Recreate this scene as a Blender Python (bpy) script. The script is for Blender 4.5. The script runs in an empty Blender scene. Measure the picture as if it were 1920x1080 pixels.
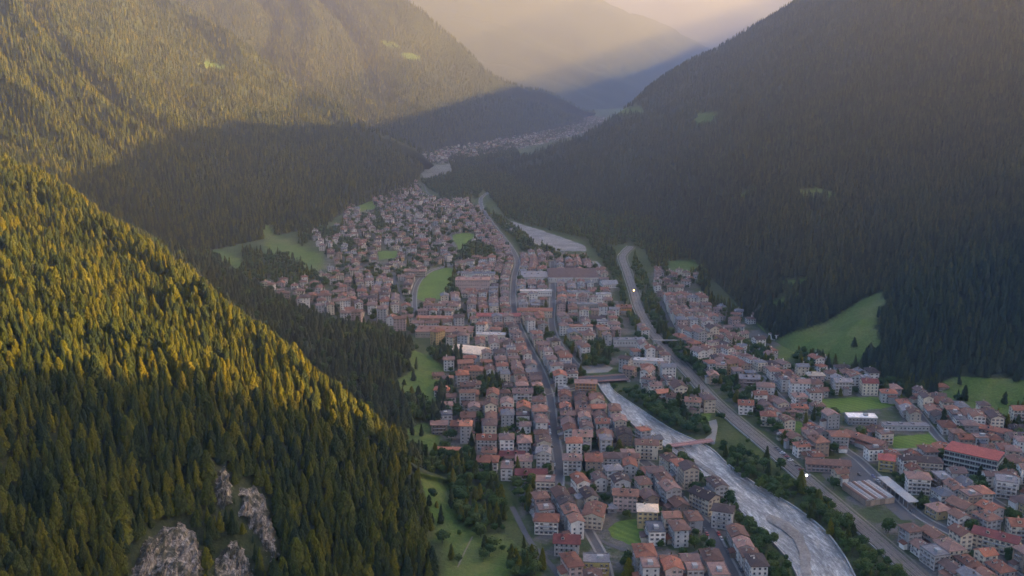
import bpy, math, random
import numpy as np
from mathutils import Vector
from mathutils.bvhtree import BVHTree

R = math.radians
rnd = random.Random(11)
rng = np.random.default_rng(7)
scene = bpy.context.scene
col = scene.collection

# ------------------------------------------------------------------ camera
F_PX = 1867.0
CAM_H = 240.0
PITCH = math.atan((540 - 130) / F_PX)
cam_d = bpy.data.cameras.new('camera')
cam = bpy.data.objects.new('camera', cam_d)
col.objects.link(cam)
cam_d.sensor_width = 36.0
cam_d.lens = F_PX / 1920 * 36.0
cam_d.clip_start = 1.0
cam_d.clip_end = 60000.0
cam.location = (0, 0, CAM_H)
cam.rotation_euler = (R(90) - PITCH, 0, 0)
scene.camera = cam

# ------------------------------------------------------------------ sky, sun, exposure
SUN_EL = 18.0          # degrees above the horizon
SUN_AZ = 86.0          # degrees to the right of the view direction (+Y towards +X)
HAZE_D = 1.45e-4        # haze per metre
HAZE_G = 0.62          # how far the haze throws light forward
world = bpy.data.worlds.new('World')
scene.world = world
world.use_nodes = True
wn = world.node_tree
wn.nodes.clear()
sky = wn.nodes.new('ShaderNodeTexSky')
sky.sky_type = 'NISHITA'
sky.sun_disc = False
sky.sun_elevation = R(SUN_EL)
sky.sun_rotation = R(SUN_AZ)
sky.altitude = 1200
sky.air_density = 1.2
sky.dust_density = 0.7
sky.ozone_density = 3.5
bg = wn.nodes.new('ShaderNodeBackground')
bg.inputs['Strength'].default_value = 0.064
wo = wn.nodes.new('ShaderNodeOutputWorld')
wn.links.new(sky.outputs[0], bg.inputs[0])
wn.links.new(bg.outputs[0], wo.inputs[0])

sun_d = bpy.data.lights.new('sun', 'SUN')
sun_d.energy = 5.0
sun_d.angle = R(0.5)
sun_d.color = (1.0, 0.62, 0.11)
sun = bpy.data.objects.new('sun', sun_d)
col.objects.link(sun)
ce, se = math.cos(R(SUN_EL)), math.sin(R(SUN_EL))
SUN_DIR = Vector((math.sin(R(SUN_AZ)) * ce, math.cos(R(SUN_AZ)) * ce, se))   # towards the sun
sun.rotation_euler = SUN_DIR.to_track_quat('Z', 'Y').to_euler()
sun.location = (900, 400, 900)

scene.view_settings.view_transform = 'Standard'
scene.view_settings.look = 'None'
scene.view_settings.exposure = 3.42
scene.view_settings.gamma = 1.0
scene.view_settings.use_curve_mapping = False
scene.render.engine = 'CYCLES'
cy = scene.cycles
cy.max_bounces = 4
cy.diffuse_bounces = 2
cy.glossy_bounces = 1
cy.transmission_bounces = 1
cy.volume_bounces = 0
cy.transparent_max_bounces = 4
cy.caustics_reflective = False
cy.caustics_refractive = False
cy.use_denoising = True
cy.denoiser = 'OPENIMAGEDENOISE'
cy.denoising_input_passes = 'RGB_ALBEDO_NORMAL'
cy.use_adaptive_sampling = True
cy.adaptive_threshold = 0.02

# ------------------------------------------------------------------ pixels <-> places
CT, ST = math.cos(PITCH), math.sin(PITCH)


def ray(px, py):
    a, b = (px - 960) / F_PX, (540 - py) / F_PX
    return a, CT + b * ST, -ST + b * CT


def P(px, py, Y):
    dx, dy, dz = ray(px, py)
    return (dx / dy * Y, Y, CAM_H + dz / dy * Y)


def PA(px, py, alt):
    dx, dy, dz = ray(px, py)
    return P(px, py, (alt - CAM_H) / (dz / dy))


def FL(px, py):
    x, y, z = PA(px, py, 0.0)
    return (x, y)


def proj(x, y, z):
    """world arrays -> photo pixels (1920x1080)"""
    z = z - CAM_H
    dep = y * CT - z * ST
    dep = np.where(dep < 1, 1, dep)
    return 960 + F_PX * x / dep, 540 - F_PX * (y * ST + z * CT) / dep


def in_poly(px, py, poly):
    px, py = np.asarray(px, float), np.asarray(py, float)
    inside = np.zeros(px.shape, bool)
    n = len(poly)
    for i in range(n):
        x0, y0 = poly[i]
        x1, y1 = poly[(i + 1) % n]
        if y0 == y1:
            continue
        c = ((y0 > py) != (y1 > py)) & (px < (x1 - x0) * (py - y0) / (y1 - y0) + x0)
        inside ^= c
    return inside


def in_poly1(x, y, poly):
    ins = False
    x0, y0 = poly[-1]
    for x1, y1 in poly:
        if (y0 > y) != (y1 > y) and x < (x1 - x0) * (y - y0) / (y1 - y0) + x0:
            ins = not ins
        x0, y0 = x1, y1
    return ins


# ------------------------------------------------------------------ noise
_perm = np.random.default_rng(3).random((256, 256))


def vnoise(x, y):
    xi, yi = np.floor(x).astype(int), np.floor(y).astype(int)
    fx, fy = x - xi, y - yi
    fx, fy = fx * fx * (3 - 2 * fx), fy * fy * (3 - 2 * fy)
    a = _perm[xi & 255, yi & 255]
    b = _perm[(xi + 1) & 255, yi & 255]
    c = _perm[xi & 255, (yi + 1) & 255]
    d = _perm[(xi + 1) & 255, (yi + 1) & 255]
    return (a * (1 - fx) + b * fx) * (1 - fy) + (c * (1 - fx) + d * fx) * fy


def fbm(x, y, oct=4):
    s, a, t = 0, 1.0, 0
    for k in range(oct):
        s = s + a * (vnoise(x * 2 ** k + 17 * k, y * 2 ** k + 31 * k) - 0.5)
        t += a
        a *= 0.5
    return s / t * 2


# ------------------------------------------------------------------ tagging
def tag(o, label=None, cat=None, group=None, kind=None):
    if label: o['label'] = label
    if cat: o['category'] = cat
    if group: o['group'] = group
    if kind: o['kind'] = kind
    return o


def link(name, me, parent=None, mats=None, loc=None, rz=None):
    o = bpy.data.objects.new(name, me)
    col.objects.link(o)
    if mats:
        for m in mats:
            me.materials.append(m)
    if parent is not None:
        o.parent = parent
    if loc is not None:
        o.location = loc
    if rz is not None:
        o.rotation_euler = (0, 0, rz)
    return o


def empty(name, loc, rz=0.0):
    o = bpy.data.objects.new(name, None)
    col.objects.link(o)
    o.location = loc
    o.rotation_euler = (0, 0, rz)
    o.empty_display_size = 1
    return o


class MB:
    """collects faces (with material index) for one mesh"""
    def __init__(s):
        s.v, s.f, s.m = [], [], []

    def quad(s, pts, mi=0):
        n = len(s.v)
        s.v += [tuple(p) for p in pts]
        s.f.append(tuple(range(n, n + len(pts))))
        s.m.append(mi)

    def box(s, c, sz, mi=0, rz=0.0, no_bottom=False):
        x, y, z = sz[0] / 2, sz[1] / 2, sz[2] / 2
        cr, sr = math.cos(rz), math.sin(rz)
        n = len(s.v)
        for dz in (-z, z):
            for dx, dy in ((-x, -y), (x, -y), (x, y), (-x, y)):
                s.v.append((c[0] + dx * cr - dy * sr, c[1] + dx * sr + dy * cr, c[2] + dz))
        fs = [(4, 5, 6, 7), (0, 1, 5, 4), (1, 2, 6, 5), (2, 3, 7, 6), (3, 0, 4, 7)]
        if not no_bottom:
            fs.append((3, 2, 1, 0))
        for q in fs:
            s.f.append(tuple(n + i for i in q))
            s.m.append(mi)

    def tube(s, a, b, r0, r1, n=6, mi=0, cap=True):
        a, b = Vector(a), Vector(b)
        d = (b - a).normalized()
        u = d.orthogonal().normalized()
        w = d.cross(u)
        k = len(s.v)
        for p, r in ((a, r0), (b, r1)):
            for i in range(n):
                t = 2 * math.pi * i / n
                s.v.append(tuple(p + (u * math.cos(t) + w * math.sin(t)) * r))
        for i in range(n):
            j = (i + 1) % n
            s.f.append((k + i, k + j, k + n + j, k + n + i))
            s.m.append(mi)
        if cap:
            s.f.append(tuple(k + n + i for i in range(n)))
            s.m.append(mi)

    def mesh(s, name, mats, smooth=False):
        me = bpy.data.meshes.new(name)
        me.from_pydata(s.v, [], s.f)
        for m in mats:
            me.materials.append(m)
        if len(mats) > 1:
            me.polygons.foreach_set('material_index', s.m)
        if smooth:
            me.polygons.foreach_set('use_smooth', [True] * len(s.f))
        me.update()
        return me

    def build(s, name, mats, parent=None, **kw):
        return link(name, s.mesh(name, mats if isinstance(mats, (list, tuple)) else [mats]), parent, **kw)


# ------------------------------------------------------------------ materials
def mat(name, build):
    m = bpy.data.materials.new(name)
    m.use_nodes = True
    nt = m.node_tree
    nt.nodes.clear()
    out = nt.nodes.new('ShaderNodeOutputMaterial')
    bs = nt.nodes.new('ShaderNodeBsdfPrincipled')
    nt.links.new(bs.outputs[0], out.inputs[0])
    build(nt, bs)
    return m


def N(nt, t, **kw):
    n = nt.nodes.new(t)
    for k, v in kw.items():
        if k in n.inputs.keys():
            n.inputs[k].default_value = v
        else:
            setattr(n, k, v)
    return n


def coords(nt, kind='Object'):
    if kind == 'World':
        return N(nt, 'ShaderNodeNewGeometry').outputs['Position']
    return N(nt, 'ShaderNodeTexCoord').outputs[kind]


def noise(nt, vec, scale, detail=3, rough=0.6, stretch=None):
    if stretch:
        mp = N(nt, 'ShaderNodeMapping')
        mp.inputs['Scale'].default_value = stretch
        nt.links.new(vec, mp.inputs['Vector'])
        vec = mp.outputs[0]
    n = N(nt, 'ShaderNodeTexNoise', Scale=scale, Detail=detail, Roughness=rough)
    nt.links.new(vec, n.inputs['Vector'])
    return n.outputs['Fac']


def ramp(nt, fac, stops, interp='LINEAR'):
    r = N(nt, 'ShaderNodeValToRGB')
    cr = r.color_ramp
    cr.interpolation = interp
    while len(cr.elements) < len(stops):
        cr.elements.new(0.5)
    for e, (p, c) in zip(cr.elements, stops):
        e.position = p
        e.color = (*c, 1) if len(c) == 3 else c
    nt.links.new(fac, r.inputs[0])
    return r.outputs[0]


def mix(nt, fac, a, b, mode='MIX'):
    m = N(nt, 'ShaderNodeMix', data_type='RGBA', blend_type=mode)
    for sock, v in ((m.inputs[0], fac), (m.inputs[6], a), (m.inputs[7], b)):
        if hasattr(v, 'is_output'):
            nt.links.new(v, sock)
        elif isinstance(v, (tuple, list)):
            sock.default_value = (*v, 1)
        else:
            sock.default_value = v
    return m.outputs[2]


def bump(nt, bs, h, strength=0.5, dist=0.1):
    b = N(nt, 'ShaderNodeBump', Strength=strength, Distance=dist)
    nt.links.new(h, b.inputs['Height'])
    nt.links.new(b.outputs[0], bs.inputs['Normal'])


def simple(name, c, rough=0.8, var=0.25, scale=0.4, metallic=0.0, world=False, spec=0.3, fine=3.0):
    def b(nt, bs):
        vec = coords(nt, 'World' if world else 'Object')
        f = noise(nt, vec, scale, 4)
        f2 = noise(nt, vec, fine, 2)
        lo = tuple(x * (1 - var) for x in c)
        hi = tuple(min(1, x * (1 + var)) for x in c)
        c1 = ramp(nt, f, [(0.3, lo), (0.7, hi)])
        c2 = mix(nt, 0.4, c1, ramp(nt, f2, [(0.3, lo), (0.7, hi)]))
        nt.links.new(c2, bs.inputs['Base Color'])
        bs.inputs['Roughness'].default_value = rough
        bs.inputs['Metallic'].default_value = metallic
        bs.inputs['Specular IOR Level'].default_value = spec
    return mat(name, b)


def foliage_mat(name, stops, hue_noise=0.05):
    """stops: colours spread over the individuals by the per-instance random number"""
    def b(nt, bs):
        oi = N(nt, 'ShaderNodeObjectInfo')
        c = ramp(nt, oi.outputs['Random'], stops)
        vec = coords(nt, 'Object')
        f = noise(nt, vec, 9.0, 3, 0.7)
        c2 = mix(nt, 1.0, c, ramp(nt, f, [(0.3, (0.55, 0.55, 0.55)), (0.7, (1.35, 1.35, 1.35))]), 'MULTIPLY')
        wv = coords(nt, 'World')
        g = noise(nt, wv, 0.012, 3, 0.6)
        c3 = mix(nt, 1.0, c2, ramp(nt, g, [(0.3, (0.75, 0.88, 1.0)), (0.7, (1.25, 1.15, 0.85))]), 'MULTIPLY')
        nt.links.new(c3, bs.inputs['Base Color'])
        bs.inputs['Roughness'].default_value = 0.75
        bs.inputs['Specular IOR Level'].default_value = 0.15
        tr = N(nt, 'ShaderNodeBsdfTranslucent')
        nt.links.new(mix(nt, 1.0, c3, (1.3, 1.5, 0.6), 'MULTIPLY'), tr.inputs[0])
        ms = N(nt, 'ShaderNodeMixShader', Fac=0.34)
        nt.links.new(bs.outputs[0], ms.inputs[1])
        nt.links.new(tr.outputs[0], ms.inputs[2])
        nt.links.new(ms.outputs[0], [n for n in nt.nodes if n.type == 'OUTPUT_MATERIAL'][0].inputs[0])
    return mat(name, b)


M = {}
M['conifer'] = foliage_mat('conifer_needles', [(0.0, (0.022, 0.036, 0.015)), (0.35, (0.042, 0.054, 0.013)), (0.7, (0.086, 0.086, 0.009)), (1.0, (0.12, 0.106, 0.007))])
M['spruce'] = foliage_mat('hazed_conifer_needles', [(0.0, (0.026, 0.038, 0.023)), (0.4, (0.042, 0.056, 0.030)), (0.8, (0.064, 0.076, 0.036)), (1.0, (0.088, 0.088, 0.038))])  # conifers tinted cooler: haze and shade of foothill and right slope put into colour
M['leaf'] = foliage_mat('broad_leaves', [(0.0, (0.035, 0.065, 0.022)), (0.5, (0.055, 0.090, 0.028)), (1.0, (0.085, 0.105, 0.030))])
M['bark'] = simple('bark', (0.07, 0.05, 0.038), 0.95, 0.4, 3.0)


def ground_b(forest_far):
    def b(nt, bs):
        vec = coords(nt, 'World')
        big = noise(nt, vec, 0.008, 4)
        med = noise(nt, vec, 0.05, 4, 0.7)
        fine = noise(nt, vec, 0.5, 3, 0.7)
        grass = mix(nt, 1.0, ramp(nt, med, [(0.25, (0.045, 0.082, 0.018)), (0.5, (0.075, 0.112, 0.025)), (0.75, (0.130, 0.135, 0.045))]),
                    ramp(nt, fine, [(0.3, (0.75, 0.75, 0.75)), (0.7, (1.25, 1.25, 1.25))]), 'MULTIPLY')
        grass = mix(nt, ramp(nt, big, [(0.5, (0, 0, 0)), (0.72, (0.6, 0.6, 0.6))]), grass, (0.14, 0.12, 0.06))
        wood = mix(nt, 1.0, ramp(nt, med, [(0.3, (0.02, 0.03, 0.014)), (0.7, (0.05, 0.055, 0.025))]),
                   ramp(nt, fine, [(0.3, (0.6, 0.6, 0.6)), (0.7, (1.4, 1.4, 1.4))]), 'MULTIPLY')
        yard = mix(nt, ramp(nt, med, [(0.45, (0, 0, 0)), (0.55, (1, 1, 1))]), (0.11, 0.10, 0.09), (0.05, 0.065, 0.03))
        yard = mix(nt, 1.0, yard, ramp(nt, fine, [(0.3, (0.7, 0.7, 0.7)), (0.7, (1.3, 1.3, 1.3))]), 'MULTIPLY')
        am = N(nt, 'ShaderNodeAttribute', attribute_name='meadow')
        ay = N(nt, 'ShaderNodeAttribute', attribute_name='yard')
        c = mix(nt, am.outputs['Fac'], wood, grass)
        c = mix(nt, ay.outputs['Fac'], c, yard)
        nt.links.new(c, bs.inputs['Base Color'])
        bs.inputs['Roughness'].default_value = 0.95
        bs.inputs['Specular IOR Level'].default_value = 0.1
        bump(nt, bs, noise(nt, vec, 0.12, 5, 0.8), 1.0, forest_far)
    return b


M['ground'] = mat('grass_and_forest_soil', ground_b(1.5))
M['ground_far'] = mat('far_forest_cover', ground_b(14.0))


def meadow_b(nt, bs):
    vec = coords(nt, 'World')
    med = noise(nt, vec, 0.04, 4, 0.6)
    fine = noise(nt, vec, 0.6, 3, 0.7)
    wv = N(nt, 'ShaderNodeTexWave', Scale=0.09, Distortion=1.5, Detail=1.0)
    wv.bands_direction = 'DIAGONAL'
    nt.links.new(vec, wv.inputs['Vector'])
    c = ramp(nt, med, [(0.25, (0.065, 0.11, 0.022)), (0.5, (0.09, 0.14, 0.028)), (0.8, (0.12, 0.155, 0.04))])
    c = mix(nt, 1.0, c, ramp(nt, fine, [(0.3, (0.8, 0.8, 0.8)), (0.7, (1.2, 1.2, 1.2))]), 'MULTIPLY')
    c = mix(nt, 1.0, c, ramp(nt, wv.outputs['Fac'], [(0.2, (0.84, 0.86, 0.84)), (0.8, (1.12, 1.08, 1.05))]), 'MULTIPLY')
    nt.links.new(c, bs.inputs['Base Color'])
    bs.inputs['Roughness'].default_value = 0.95
    bs.inputs['Specular IOR Level'].default_value = 0.1


M['meadow'] = mat('mown_meadow', meadow_b)
M['asphalt'] = simple('asphalt', (0.075, 0.073, 0.075), 0.9, 0.25, 0.08, world=True)
M['paving'] = simple('pale_paving', (0.19, 0.18, 0.165), 0.9, 0.2, 0.1, world=True)
M['dirt'] = simple('pale_gravel_path', (0.15, 0.135, 0.10), 0.95, 0.35, 0.2, world=True)
M['ballast'] = simple('railway_ballast', (0.125, 0.11, 0.10), 0.95, 0.45, 0.06, world=True)


def ballast_b(nt, bs):
    vec = coords(nt, 'World')
    a, b2, c2 = noise(nt, vec, 0.05, 4, 0.7), noise(nt, vec, 0.35, 4, 0.8), noise(nt, vec, 0.11, 4, 0.75)
    c = ramp(nt, a, [(0.3, (0.07, 0.06, 0.055)), (0.7, (0.15, 0.13, 0.115))])
    c = mix(nt, 1.0, c, ramp(nt, b2, [(0.3, (0.6, 0.6, 0.6)), (0.7, (1.4, 1.4, 1.4))]), 'MULTIPLY')
    c = mix(nt, ramp(nt, c2, [(0.52, (0, 0, 0)), (0.62, (0.8, 0.8, 0.8))]), c, (0.06, 0.065, 0.03))
    nt.links.new(c, bs.inputs['Base Color'])
    bs.inputs['Roughness'].default_value = 0.95


M['ballast'] = mat('weedy_ballast', ballast_b)
M['gravel'] = simple('river_gravel', (0.17, 0.158, 0.145), 0.95, 0.65, 0.05, world=True, fine=0.8)
M['far_gravel'] = simple('far_gravel_flat', (0.105, 0.105, 0.085), 0.95, 0.5, 0.02, world=True)
M['rail'] = simple('rail_steel', (0.28, 0.24, 0.21), 0.45, 0.2, 1.0, metallic=0.7)
M['concrete'] = simple('concrete', (0.30, 0.29, 0.275), 0.85, 0.2, 0.3)
M['railing'] = simple('pinkish_painted_steel', (0.42, 0.24, 0.22), 0.6, 0.15, 0.5)
M['white_line'] = simple('road_paint', (0.6, 0.6, 0.58), 0.7, 0.2, 0.8)


def water_b(nt, bs):
    vec = N(nt, 'ShaderNodeAttribute', attribute_name='flow').outputs['Vector']
    a = noise(nt, vec, 0.16, 4, 0.6, (0.16, 1, 1))
    b2 = noise(nt, vec, 0.55, 6, 0.8, (0.3, 1, 1))
    c = ramp(nt, a, [(0.35, (0.12, 0.122, 0.12)), (0.5, (0.20, 0.197, 0.19)), (0.62, (0.30, 0.295, 0.28))])
    c = mix(nt, 1.0, c, ramp(nt, b2, [(0.38, (0.38, 0.40, 0.42)), (0.52, (1.0, 1.0, 1.0)), (0.64, (2.1, 2.1, 2.05))]), 'MULTIPLY')
    nt.links.new(c, bs.inputs['Base Color'])
    bs.inputs['Roughness'].default_value = 0.35
    bs.inputs['IOR'].default_value = 1.33
    bump(nt, bs, noise(nt, vec, 0.8, 4, 0.7, (0.35, 1, 1)), 0.7, 0.4)


M['water'] = mat('shallow_mountain_river', water_b)


def rock_b(nt, bs):
    vec = coords(nt, 'Object')
    a = noise(nt, vec, 0.9, 6, 0.75, (1.0, 1.0, 0.22))
    b2 = noise(nt, vec, 0.16, 4, 0.7)
    c = ramp(nt, a, [(0.38, (0.035, 0.03, 0.024)), (0.5, (0.16, 0.135, 0.11)), (0.64, (0.42, 0.375, 0.33))])
    c = mix(nt, ramp(nt, b2, [(0.46, (0, 0, 0)), (0.56, (0.9, 0.9, 0.9))]), c, (0.030, 0.032, 0.014))
    nt.links.new(c, bs.inputs['Base Color'])
    bs.inputs['Roughness'].default_value = 0.9
    bump(nt, bs, a, 1.0, 0.8)


M['rock'] = mat('pale_streaked_rock', rock_b)

# ------------------------------------------------------------------ polygons in the photograph's pixels
MEADOW_SLOPE = [
    [(488, 432), (500, 418), (520, 440), (560, 462), (612, 480), (625, 505), (600, 518), (560, 494), (492, 468)],
    [(388, 470), (420, 470), (445, 482), (458, 500), (436, 500)],
    [(1440, 648), (1470, 630), (1560, 600), (1615, 562), (1650, 548), (1668, 570), (1640, 612), (1655, 650), (1610, 680), (1590, 700), (1540, 672), (1470, 690)],
    [(1248, 490), (1300, 486), (1325, 500), (1290, 518), (1250, 512)],
    [(1275, 545), (1312, 538), (1322, 556), (1285, 566)],
    [(1385, 612), (1420, 604), (1448, 636), (1402, 645)],
    [(1755, 722), (1790, 706), (1915, 712), (1960, 720), (1960, 770), (1860, 786), (1800, 768), (1762, 748)],
    [(718, 738), (745, 712), (768, 700), (765, 655), (800, 662), (835, 690), (850, 716), (826, 722), (830, 775), (800, 768), (760, 748)],
    [(748, 805), (800, 793), (828, 818), (828, 838), (795, 846), (765, 835)],
    [(370, 120), (388, 114), (402, 120), (426, 123), (420, 132), (392, 131)],
    [(712, 78), (728, 75), (742, 80), (752, 90), (730, 89)],
    [(750, 101), (766, 99), (786, 105), (790, 113), (764, 112)],
    [(1150, 205), (1200, 200), (1210, 212), (1160, 216)],
    [(1300, 212), (1345, 212), (1340, 232), (1305, 232)],
    [(1475, 362), (1530, 352), (1580, 366), (1560, 374), (1500, 374)],
    [(1355, 378), (1400, 358), (1440, 342), (1440, 347), (1400, 366)],
    [(1440, 570), (1495, 548), (1500, 556), (1450, 580)],
    [(1460, 528), (1510, 524), (1520, 532), (1470, 536)],
    [(785, 885), (850, 900), (870, 985), (940, 1005), (1030, 1085), (1050, 1120), (840, 1120), (832, 1050), (812, 980)],
    [(680, 604), (710, 604), (712, 616), (690, 622)],
    [(490, 505), (560, 520), (580, 530), (500, 528)],
]
ROCKS = [
    [(240, 1110), (248, 1050), (268, 1015), (300, 985), (345, 972), (372, 1000), (385, 1045), (378, 1110)],
    [(392, 1110), (400, 1050), (418, 1015), (448, 1010), (472, 1050), (482, 1110)],
    [(440, 965), (448, 912), (475, 905), (500, 930), (515, 975), (528, 1050), (508, 1062), (478, 1005)],
    [(396, 930), (404, 880), (424, 868), (436, 895), (438, 948), (414, 962)],
]
FIELDS = {
    'oval': [(781, 560), (783, 540), (792, 524), (808, 511), (830, 503), (852, 503), (852, 520), (842, 543), (824, 560), (800, 567)],
    'far': [(847, 441), (868, 436), (892, 440), (882, 455), (862, 470)],
    'yard': [(1140, 992), (1158, 978), (1192, 974), (1222, 988), (1226, 1010), (1182, 1022), (1150, 1008)],
    'pitch': [(1664, 820), (1742, 813), (1770, 837), (1676, 842)],
    'block': [(1530, 748), (1640, 744), (1692, 756), (1655, 766), (1560, 776)],
    'mid': [(1088, 574), (1128, 573), (1130, 586), (1088, 587)],
    'west': [(708, 472), (748, 470), (750, 481), (712, 488)],
    'north': [(664, 378), (700, 374), (706, 390), (676, 396)],
    'bank': [(1315, 775), (1335, 775), (1330, 795), (1300, 790)],
    'east': [(1475, 790), (1500, 790), (1520, 815), (1490, 818)],
}
WOODS = [   # (polygon, share of conifers, spacing m)
    ([(1096, 655), (1108, 642), (1136, 645), (1144, 690), (1098, 692)], 0.2, 5.5),
    ([(898, 715), (906, 700), (914, 712), (935, 712), (950, 722), (952, 750), (896, 750)], 0.5, 5.5),
    ([(860, 478), (878, 460), (905, 456), (922, 470), (922, 487), (862, 487)], 0.3, 6),
    ([(836, 553), (850, 510), (866, 510), (862, 565), (842, 568)], 0.3, 6),
    ([(1148, 732), (1200, 738), (1250, 758), (1300, 775), (1330, 800), (1325, 826), (1265, 806), (1200, 768)], 0.05, 6.0),
    ([(1345, 835), (1400, 850), (1445, 890), (1500, 915), (1560, 955), (1620, 1015), (1690, 1085), (1720, 1130), (1640, 1130), (1585, 1040), (1530, 978), (1440, 928), (1375, 893)], 0.08, 6.2),
    ([(1235, 842), (1262, 850), (1300, 880), (1372, 935), (1385, 968), (1425, 1000), (1475, 1050), (1492, 1130), (1440, 1130), (1400, 1040), (1376, 985), (1350, 935), (1280, 893)], 0.05, 6.5),
    ([(1190, 480), (1215, 520), (1228, 570), (1248, 620), (1290, 660), (1330, 712), (1318, 715), (1275, 678), (1238, 635), (1212, 590), (1198, 550), (1186, 505)], 0.3, 6.5),
    ([(1100, 452), (1150, 470), (1158, 500), (1172, 560), (1195, 605), (1203, 628), (1188, 622), (1168, 575), (1152, 530), (1130, 490)], 0.3, 7),
    ([(945, 400), (1080, 402), (1180, 398), (1245, 418), (1245, 485), (1195, 468), (1180, 452), (1160, 462), (1100, 450), (1000, 424), (950, 411)], 0.6, 8),
    ([(800, 352), (850, 346), (905, 354), (894, 374), (830, 372)], 0.5, 9),
    ([(855, 312), (930, 332), (940, 348), (915, 352), (848, 330)], 0.6, 10),
    ([(848, 880), (872, 862), (930, 898), (952, 950), (948, 1002), (900, 1000), (868, 985), (848, 930)], 0.35, 5.5),
    ([(735, 835), (800, 850), (862, 862), (868, 900), (790, 885), (750, 880)], 0.4, 6),
    ([(680, 700), (740, 705), (790, 755), (825, 790), (795, 797), (745, 800), (690, 770)], 0.3, 6),
    ([(1488, 672), (1510, 664), (1526, 678), (1524, 700), (1490, 702)], 0.2, 6),
    ([(955, 1045), (985, 1032), (1002, 1072), (1004, 1100), (958, 1100)], 0.3, 6),
    ([(1530, 772), (1570, 775), (1560, 800), (1535, 798)], 0.2, 6),
    ([(496, 478), (540, 482), (590, 512), (600, 528), (545, 528), (500, 518)], 0.5, 7),
    ([(600, 430), (640, 432), (632, 452), (600, 448)], 0.4, 7),
    ([(455, 470), (490, 474), (495, 505), (500, 530), (440, 522), (456, 502)], 0.6, 6),
    ([(340, 455), (388, 470), (436, 502), (400, 505), (340, 480)], 0.7, 6),
    ([(905, 392), (945, 412), (995, 455), (985, 462), (950, 440)], 0.3, 8),
    ([(960, 425), (985, 440), (1000, 460), (1050, 472), (1040, 478), (975, 470)], 0.3, 7),
    ([(1400, 650), (1440, 660), (1445, 690), (1400, 676)], 0.3, 6),
    ([(960, 905), (1000, 900), (1010, 935), (975, 935)], 0.2, 6),
    ([(700, 420), (720, 415), (735, 430), (708, 440)], 0.3, 7),
    ([(640, 450), (662, 452), (660, 470), (640, 468)], 0.3, 7),
    ([(935, 800), (985, 800), (985, 835), (935, 832)], 0.1, 6),
    ([(1860, 880), (1900, 870), (1905, 905), (1875, 915)], 0.1, 6),
    ([(1815, 900), (1850, 905), (1850, 940), (1825, 930)], 0.1, 6),
    ([(1345, 700), (1400, 740), (1450, 800), (1500, 850), (1490, 852), (1430, 806), (1380, 762), (1340, 722)], 0.2, 7),
]
TOWN = [
    [(1040, 1130), (985, 985), (958, 905), (890, 905), (865, 850), (800, 845), (820, 835), (820, 700), (850, 690), (850, 655), (780, 628), (700, 612), (640, 600), (560, 576), (492, 542),
     (510, 514), (590, 524), (612, 480), (582, 440), (640, 425), (650, 402), (600, 382), (590, 372), (655, 345), (780, 343), (800, 372), (880, 378), (903, 400), (935, 440), (975, 480),
     (1040, 480), (1100, 485), (1140, 520), (1160, 560), (1190, 612), (1235, 652), (1290, 706), (1328, 748), (1328, 775), (1290, 775), (1240, 752), (1180, 716), (1165, 690),
     (1085, 690), (1110, 735), (1150, 780), (1200, 822), (1245, 856), (1280, 893), (1350, 935), (1376, 985), (1400, 1040), (1440, 1130)],
    [(1225, 505), (1260, 512), (1312, 520), (1312, 570), (1350, 580), (1400, 595), (1440, 600), (1468, 640), (1450, 670), (1490, 680), (1560, 668), (1600, 690), (1690, 735), (1760, 730),
     (1800, 768), (1880, 790), (1990, 780), (2000, 1130), (1760, 1130), (1665, 1015), (1590, 945), (1510, 876), (1440, 815), (1380, 765), (1330, 718), (1290, 672), (1250, 622), (1230, 570)],
    [(790, 306), (800, 280), (830, 266), (900, 258), (950, 256), (1010, 246), (1040, 236), (1048, 220), (1134, 220), (1134, 236), (1090, 250), (1050, 262), (980, 278), (910, 292), (860, 304), (830, 308)],
]
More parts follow.
